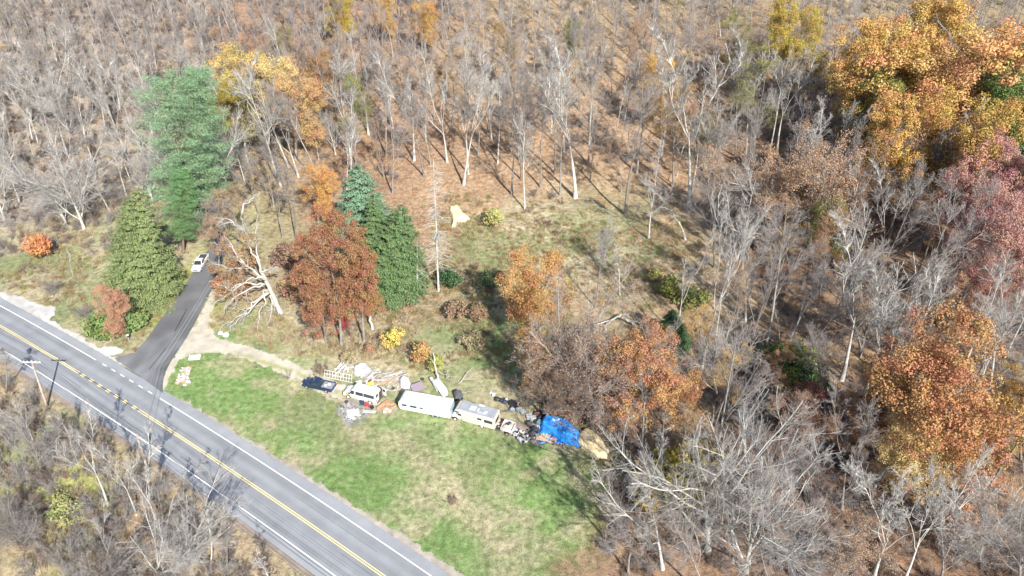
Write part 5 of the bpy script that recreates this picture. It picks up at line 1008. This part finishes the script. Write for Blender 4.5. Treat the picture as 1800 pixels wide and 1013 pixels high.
for vis, dd, x, y, z, px, py in cand:
    if vis == 1 and dd > 60 and py < -130 or abs(px - 900) > 1500:
        if abs(px - 900) < 2200: far_pts.append((x, y, z))
        continue
    if dd < 5 or y < 50: continue
    low = (x, y) in pts_l
    rightw = px > 1150 and py > 150; cr = (vnoise(x, y, 26, 77) * .7 + random.random() * .3)
    lean = Vector((random.gauss(0, .06), random.gauss(0, .06), 1)).normalized()
    if (cr > .74 and not low) or (rightw and cr > .66):
        code = random.choice(['s1', 's3', 's1', 's3', 's2'] if py > 90 else ['s1', 's3', 'l3', 's1']); c_ = random.choice([GOLD, RUST, RUST, BROW, BROW, OLIV, (.36, .25, .15)]); cn = {GOLD: 'gold', ORG: 'orange', RUST: 'rust red', BROW: 'brown', OLIV: 'olive'}.get(c_, 'tan')
        if py < 330 and not (rightw): c_ = tuple(min(1, a * 1.15) for a in c_)
        plant(code, Vector((x, y, z - .1)), lean * random.uniform(14, 21), 1.0, 'thin %s leaved tree %s' % (cn, zone(px, py)), 'tree', 'half leafless trees in the woods', c_)
        continue
    if nb + hero_bare < 292:
        if low: code = random.choice(['t1', 't2', 'k2', 'o2', 't2']); hh = random.uniform(6, 11)
        else: code = random.choice(['f1', 'f2', 'f3', 'f4', 'k1', 'k2', 'k3', 't1', 'f1', 'f2'] if px > 400 else ['k1', 'k2', 'f3', 'k3', 'o1', 'f4', 't1', 'k2']); hh = random.uniform(20, 31) * (.62 if code[0] == 't' else 1) * (.85 if px < 420 else 1)
        pale = PR[code].parts[0][1].materials[0] == PALE; nb += 1; zn = zone(px, py); ty_ = ('slim ' if code[0] == 't' else 'broad ' if code[0] == 'o' else 'forked ' if code[0] == 'k' else 'straight ') + ('pale' if pale else 'grey')
        plant(code, Vector((x, y, z - .1)), lean * hh, random.uniform(.7, 1.0), '%s tree %s' % (ty_.strip(), zn), 'tree', 'bare trees of the woods')
    else: far_pts.append((x, y, z))
print('filler bare', nb, 'hero bare', hero_bare, 'far', len(far_pts))

# ------------------------------------------------------------------ uncountable growth: one object each, instanced on points
HID = bpy.data.collections.new('growth_sources')          # not linked to the scene
def fx(me, c, i):
    k = 'growth_%d_%d_%d' % tuple(int(v * 1000) for v in c); me = me.copy(); me.materials.clear(); me.materials.append(MATS.get(k) or leafmat(k, .25, .3, .8, c)); return me
def scatter(name, pts, protos, smin, smax, label, tilt=.15, squash=None):
    col = bpy.data.collections.new(name + '_sources')
    for i, (me, c) in enumerate(protos):
        if c: me = fx(me, c, i)
        o = bpy.data.objects.new('%s_source_%02d' % (name, i), me); o.color = (*c, 1) if c else (1, 1, 1, 1); col.objects.link(o)
    n = len(pts); me = bpy.data.meshes.new(name); me.vertices.add(n); me.vertices.foreach_set('co', np.asarray(pts, np.float32).ravel())
    sc_ = rng.uniform(smin, smax, n).astype(np.float32); ro = np.stack([rng.normal(0, tilt, n), rng.normal(0, tilt, n), rng.uniform(0, 6.28, n)], 1).astype(np.float32)
    a = me.attributes.new('sc', 'FLOAT', 'POINT'); a.data.foreach_set('value', sc_); a = me.attributes.new('ro', 'FLOAT_VECTOR', 'POINT'); a.data.foreach_set('vector', ro.ravel())
    a = me.attributes.new('ix', 'INT', 'POINT'); a.data.foreach_set('value', rng.integers(0, len(protos), n).astype(np.int32))
    g = bpy.data.node_groups.new(name, 'GeometryNodeTree'); g.interface.new_socket('Geometry', in_out='INPUT', socket_type='NodeSocketGeometry'); g.interface.new_socket('Geometry', in_out='OUTPUT', socket_type='NodeSocketGeometry')
    N = g.nodes; L = g.links; gi = N.new('NodeGroupInput'); go = N.new('NodeGroupOutput'); ip = N.new('GeometryNodeInstanceOnPoints'); ci = N.new('GeometryNodeCollectionInfo'); ci.inputs['Collection'].default_value = col; ci.inputs['Separate Children'].default_value = True; ci.inputs['Reset Children'].default_value = True
    def attr(nm, ty): q = N.new('GeometryNodeInputNamedAttribute'); q.data_type = ty; q.inputs['Name'].default_value = nm; return q.outputs['Attribute']
    ip.inputs['Pick Instance'].default_value = True; L.new(gi.outputs[0], ip.inputs['Points']); L.new(ci.outputs[0], ip.inputs['Instance']); L.new(attr('ix', 'INT'), ip.inputs['Instance Index']); L.new(attr('ro', 'FLOAT_VECTOR'), ip.inputs['Rotation']); L.new(attr('sc', 'FLOAT'), ip.inputs['Scale']); L.new(ip.outputs[0], go.inputs[0])
    o = link(name, me); m_ = o.modifiers.new('growth', 'NODES'); m_.node_group = g; return tag(o, label, kind='stuff')
def joined(name, p, m):                                   # light one-mesh version of a tree, for the far wood
    tr, li, tw = p.raw; V, Q = cat(list(tr) + list(li) + ([tw[0]] if tw else [])); return npmesh(name, V, Q, m)
far_protos = [(joined('far_tree_a', PR['f1'], BARK), None), (joined('far_tree_b', PR['k1'], TWIGP), None), (joined('far_tree_c', PR['f2'], TWIG), None), (joined('far_tree_d', PR['k3'], TWIG), None)]
if far_pts: scatter('distant_woods', far_pts, far_protos, .75, 1.15, 'leafless woods reading as one mass beyond the nearer trees', .05)
def brush(name, n=9, Ht=2.2, m=TWIG, spread=1.2, kidn=9, ang=(12, 45)):
    st = rng.normal(0, .25 * spread, (n, 3)); st[:, 2] = -.1; d = np.concatenate([rng.normal(0, .35, (n, 2)), np.ones((n, 1))], 1); P = polyl(st, d, rng.uniform(.6, 1.1, n) * Ht, 6, -.02, .13); Rr = np.broadcast_to(np.linspace(.03, .01, 7), (n, 7))
    P2, R2 = kids(P, Rr, kidn, (.15, 1), ang, .5, 3, .0, .15, .6, .013); P3, R3 = kids(P2, R2, 6, (.2, 1), (25, 50), .5, 2, .0, .15, .7, .011)
    return npmesh(name, *cat([tubes(P, Rr, 3), tubes(P2, R2, 3), tubes(P3, R3, 3)]), m)
def tuft(name, n=60, h=.5, r=.45, w=.02, m=None):
    C = rng.normal(0, r * .5, (n, 3)); C[:, 2] = 0; d = norm(np.concatenate([rng.normal(0, .5, (n, 2)), np.ones((n, 1))], 1)); l = h * rng.uniform(.4, 1, n)[:, None]; s_ = norm(np.cross(d, rng.normal(size=(n, 3)))) * w
    V = np.stack([C - s_, C + s_, C + d * l + s_ * .3, C + d * l - s_ * .3], 1).reshape(-1, 3); return npmesh(name, V, np.arange(n * 4).reshape(n, 4), m, {'rnd': ('FACE', rng.random(n)), 'clump': ('FACE', rng.random(n))})
def leaves(name, n=40, r=1.0, size=.09):
    C = rng.uniform(-r, r, (n, 3)); C[:, 2] = rng.uniform(.02, .08, n); V, Q = quads(C, norm(np.array([0, 0, 1.]) + rng.normal(0, .35, (n, 3))), size * .7, size); return npmesh(name, V, Q, LEAF, {'rnd': ('FACE', rng.random(n)), 'clump': ('FACE', rng.random(n))})
def randpts(region, n, bounds, lift=0.):
    X = rng.uniform(bounds[0], bounds[1], n); Y = rng.uniform(bounds[2], bounds[3], n); ok = region(X, Y); X, Y = X[ok], Y[ok]; return np.stack([X, Y, height(X, Y) + lift], 1)
OPEN = [gravel_w, side_w, wpoly([(290,690),(300,640),(335,618),(380,620),(440,638),(530,676),(600,703),(700,728),(800,748),(880,768),(960,785),(1060,812),(1060,860),(1075,1100),(800,1100),(787,1013)]), wpoly(sh_px), wpoly([(555,640),(600,622),(740,655),(800,640),(900,690),(960,722),(1080,800),(1000,800),(560,700)])]
CLEAR_ = wpoly([(0,470),(100,400),(200,400),(330,440),(370,470),(470,520),(520,560),(620,600),(660,500),(720,500),(760,420),(740,360),(800,340),(900,350),(1010,370),(1100,400),(1200,380),(1270,460),(1280,560),(1200,640),(1100,600),(1000,650),(900,690),(800,690),(600,650),(450,605),(380,590),(200,640),(0,540)])
TANP = wpoly([(940,690),(1030,735),(1085,770),(1095,815),(1060,850),(1000,800)])
def wild(X, Y):
    ok = np.ones(X.shape, bool)
    for p in OPEN: ok &= ~inpoly(X, Y, p)
    ok &= ~inpoly(X, Y, TANP)
    s_, o_ = roff(X, Y); ok &= (o_ > 8) | (o_ < -7.5)
    for a, b in zip(side_c[:-1], side_c[1:]):
        e = b - a; t = np.clip(((X - a[0]) * e[0] + (Y - a[1]) * e[1]) / (e @ e), 0, 1); ok &= np.hypot(X - a[0] - t * e[0], Y - a[1] - t * e[1]) > 4
    return ok
def inwoods(X, Y): return wild(X, Y) & ~inpoly(X, Y, CLEAR_)
def upper(X, Y): return inwoods(X, Y) & (roff(X, Y)[1] > 12) & (vnoise(X, Y, 11, 81) + .5 * vnoise(X, Y, 4, 82) > np.where((Y < 120) & (X > 0), .5, .78))
br = [(brush('brush_a', m=TWIG), None), (brush('brush_b', m=TWIGB), None), (brush('brush_c', 12, 1.6, TWIGB, 1.8), None), (brush('brush_d', 6, 3.4, TWIG, .8), None)]
scatter('forest_undergrowth', np.concatenate([randpts(upper, 20000, (-300, 300, 48, 370)), randpts(upper, 2500, (5, 120, 45, 125))]), br, .45, 1.1, 'leafless grey and brown undergrowth filling the woods')
brl = br[:3] + [(brush('brush_e', 10, 3.2, TWIGP, 1.2, 11), None), (brush('brush_f', 14, 1.5, mat('dead_stems', (.42, .34, .22), .9, .2, 1), 1.6), None)]
scatter('roadside_thicket', randpts(lambda X, Y: (roff(X, Y)[1] < -8) & (roff(X, Y)[1] > -75) & (np.abs(-roff(X, Y)[1] - 26 - 3 * np.sin(roff(X, Y)[0] * .09)) > 3.6), 14000, (-190, 30, 35, 150)), brl, .5, 1.3, 'dense leafless thicket between the main road and the stream')
def farleft(X, Y): return wild(X, Y) & (X < -60) & (Y > 128) & (Y < 330)
scatter('left_scrub', randpts(farleft, 6000, (-290, -50, 128, 330)), br + brl[3:], .6, 1.4, 'grey and tan leafless scrub on the upper left slope')
GRASS = LEAF
gt = [(tuft('weed_tuft_a', 60, .7, .6, .025, GRASS), (.42, .35, .22)), (tuft('weed_tuft_b', 60, .55, .6, .025, GRASS), (.36, .31, .16)), (tuft('weed_tuft_c', 60, .5, .6, .025, GRASS), (.24, .26, .10)), (tuft('weed_tuft_d', 40, .9, .5, .03, GRASS), (.30, .20, .12))]
scatter('meadow_weeds', randpts(lambda X, Y: wild(X, Y) & inpoly(X, Y, CLEAR_) & (vnoise(X, Y, 7, 91) + .5 * vnoise(X, Y, 2.2, 92) > .62), 20000, (-140, 90, 88, 200)), gt, .5, 1.3, 'dry weeds and long grass in the clearing and meadow')
scatter('clearing_brush', randpts(lambda X, Y: wild(X, Y) & inpoly(X, Y, CLEAR_) & (vnoise(X, Y, 9, 93) + .6 * vnoise(X, Y, 3, 94) > 1.0), 5000, (-140, 90, 88, 200)), [(brush('clearing_brush_a', 8, 1.1, TWIGB, 1.6), None), (brush('clearing_brush_b', 8, 1.0, MATS['dead_stems'], 1.6), None), (tuft('weed_tuft_e', 80, .8, .9, .035, GRASS), (.34, .30, .12))], .5, 1.3, 'low brambles scattered through the clearing')
bank_px = wpoly([(470,560),(520,575),(640,600),(740,610),(760,640),(740,662),(640,640),(560,640),(470,615),(410,590)])
scatter('bank_weeds', randpts(lambda X, Y: inpoly(X, Y, bank_px), 2600, (-60, 0, 95, 130)), gt + [(brush('bank_brush', 8, 1.2, MATS['dead_stems'], 1.6), None)], .5, 1.2, 'straw coloured weeds on the bank above the driveway')
lg = [(tuft('lawn_tuft_a', 40, .16, .5, .02, GRASS), (.13, .23, .05)), (tuft('lawn_tuft_b', 40, .18, .5, .02, GRASS), (.20, .27, .08)), (tuft('lawn_tuft_c', 34, .14, .5, .02, GRASS), (.42, .38, .22))]
lawn_w = OPEN[2]
scatter('lawn_grass', randpts(lambda X, Y: inpoly(X, Y, lawn_w) & (roff(X, Y)[1] > 6), 26000, (-75, 35, 50, 118)), lg, .5, 1.2, 'short green grass of the lawn')
lv = [(leaves('leaves_a'), (.45, .24, .10)), (leaves('leaves_b'), (.36, .17, .08)), (leaves('leaves_c'), (.55, .40, .24)), (leaves('leaves_d'), (.26, .13, .08))]
scatter('fallen_leaves', randpts(lambda X, Y: wild(X, Y) & (Y > 60) & ((X > 10) | (Y > 150) | ((Y > 105) & (X > -45))), 26000, (-200, 220, 60, 300)), lv, .7, 1.3, 'fallen leaves littering the forest floor')
# lone clump of dead stems on the lawn
o_ = link('dead_shrub', brush('dead_shrub', 16, 1.1, TWIGB, 1.6)); o_.location = at(796, 884); tag(o_, 'low brown dead shrub alone on the lawn', 'shrub')
o_ = link('brush_heap', brush('brush_heap', 26, 1.8, TWIGB, 3)); o_.location = at(566, 655); tag(o_, 'brown heap of cut brush left of the white barred gate', 'brush pile')
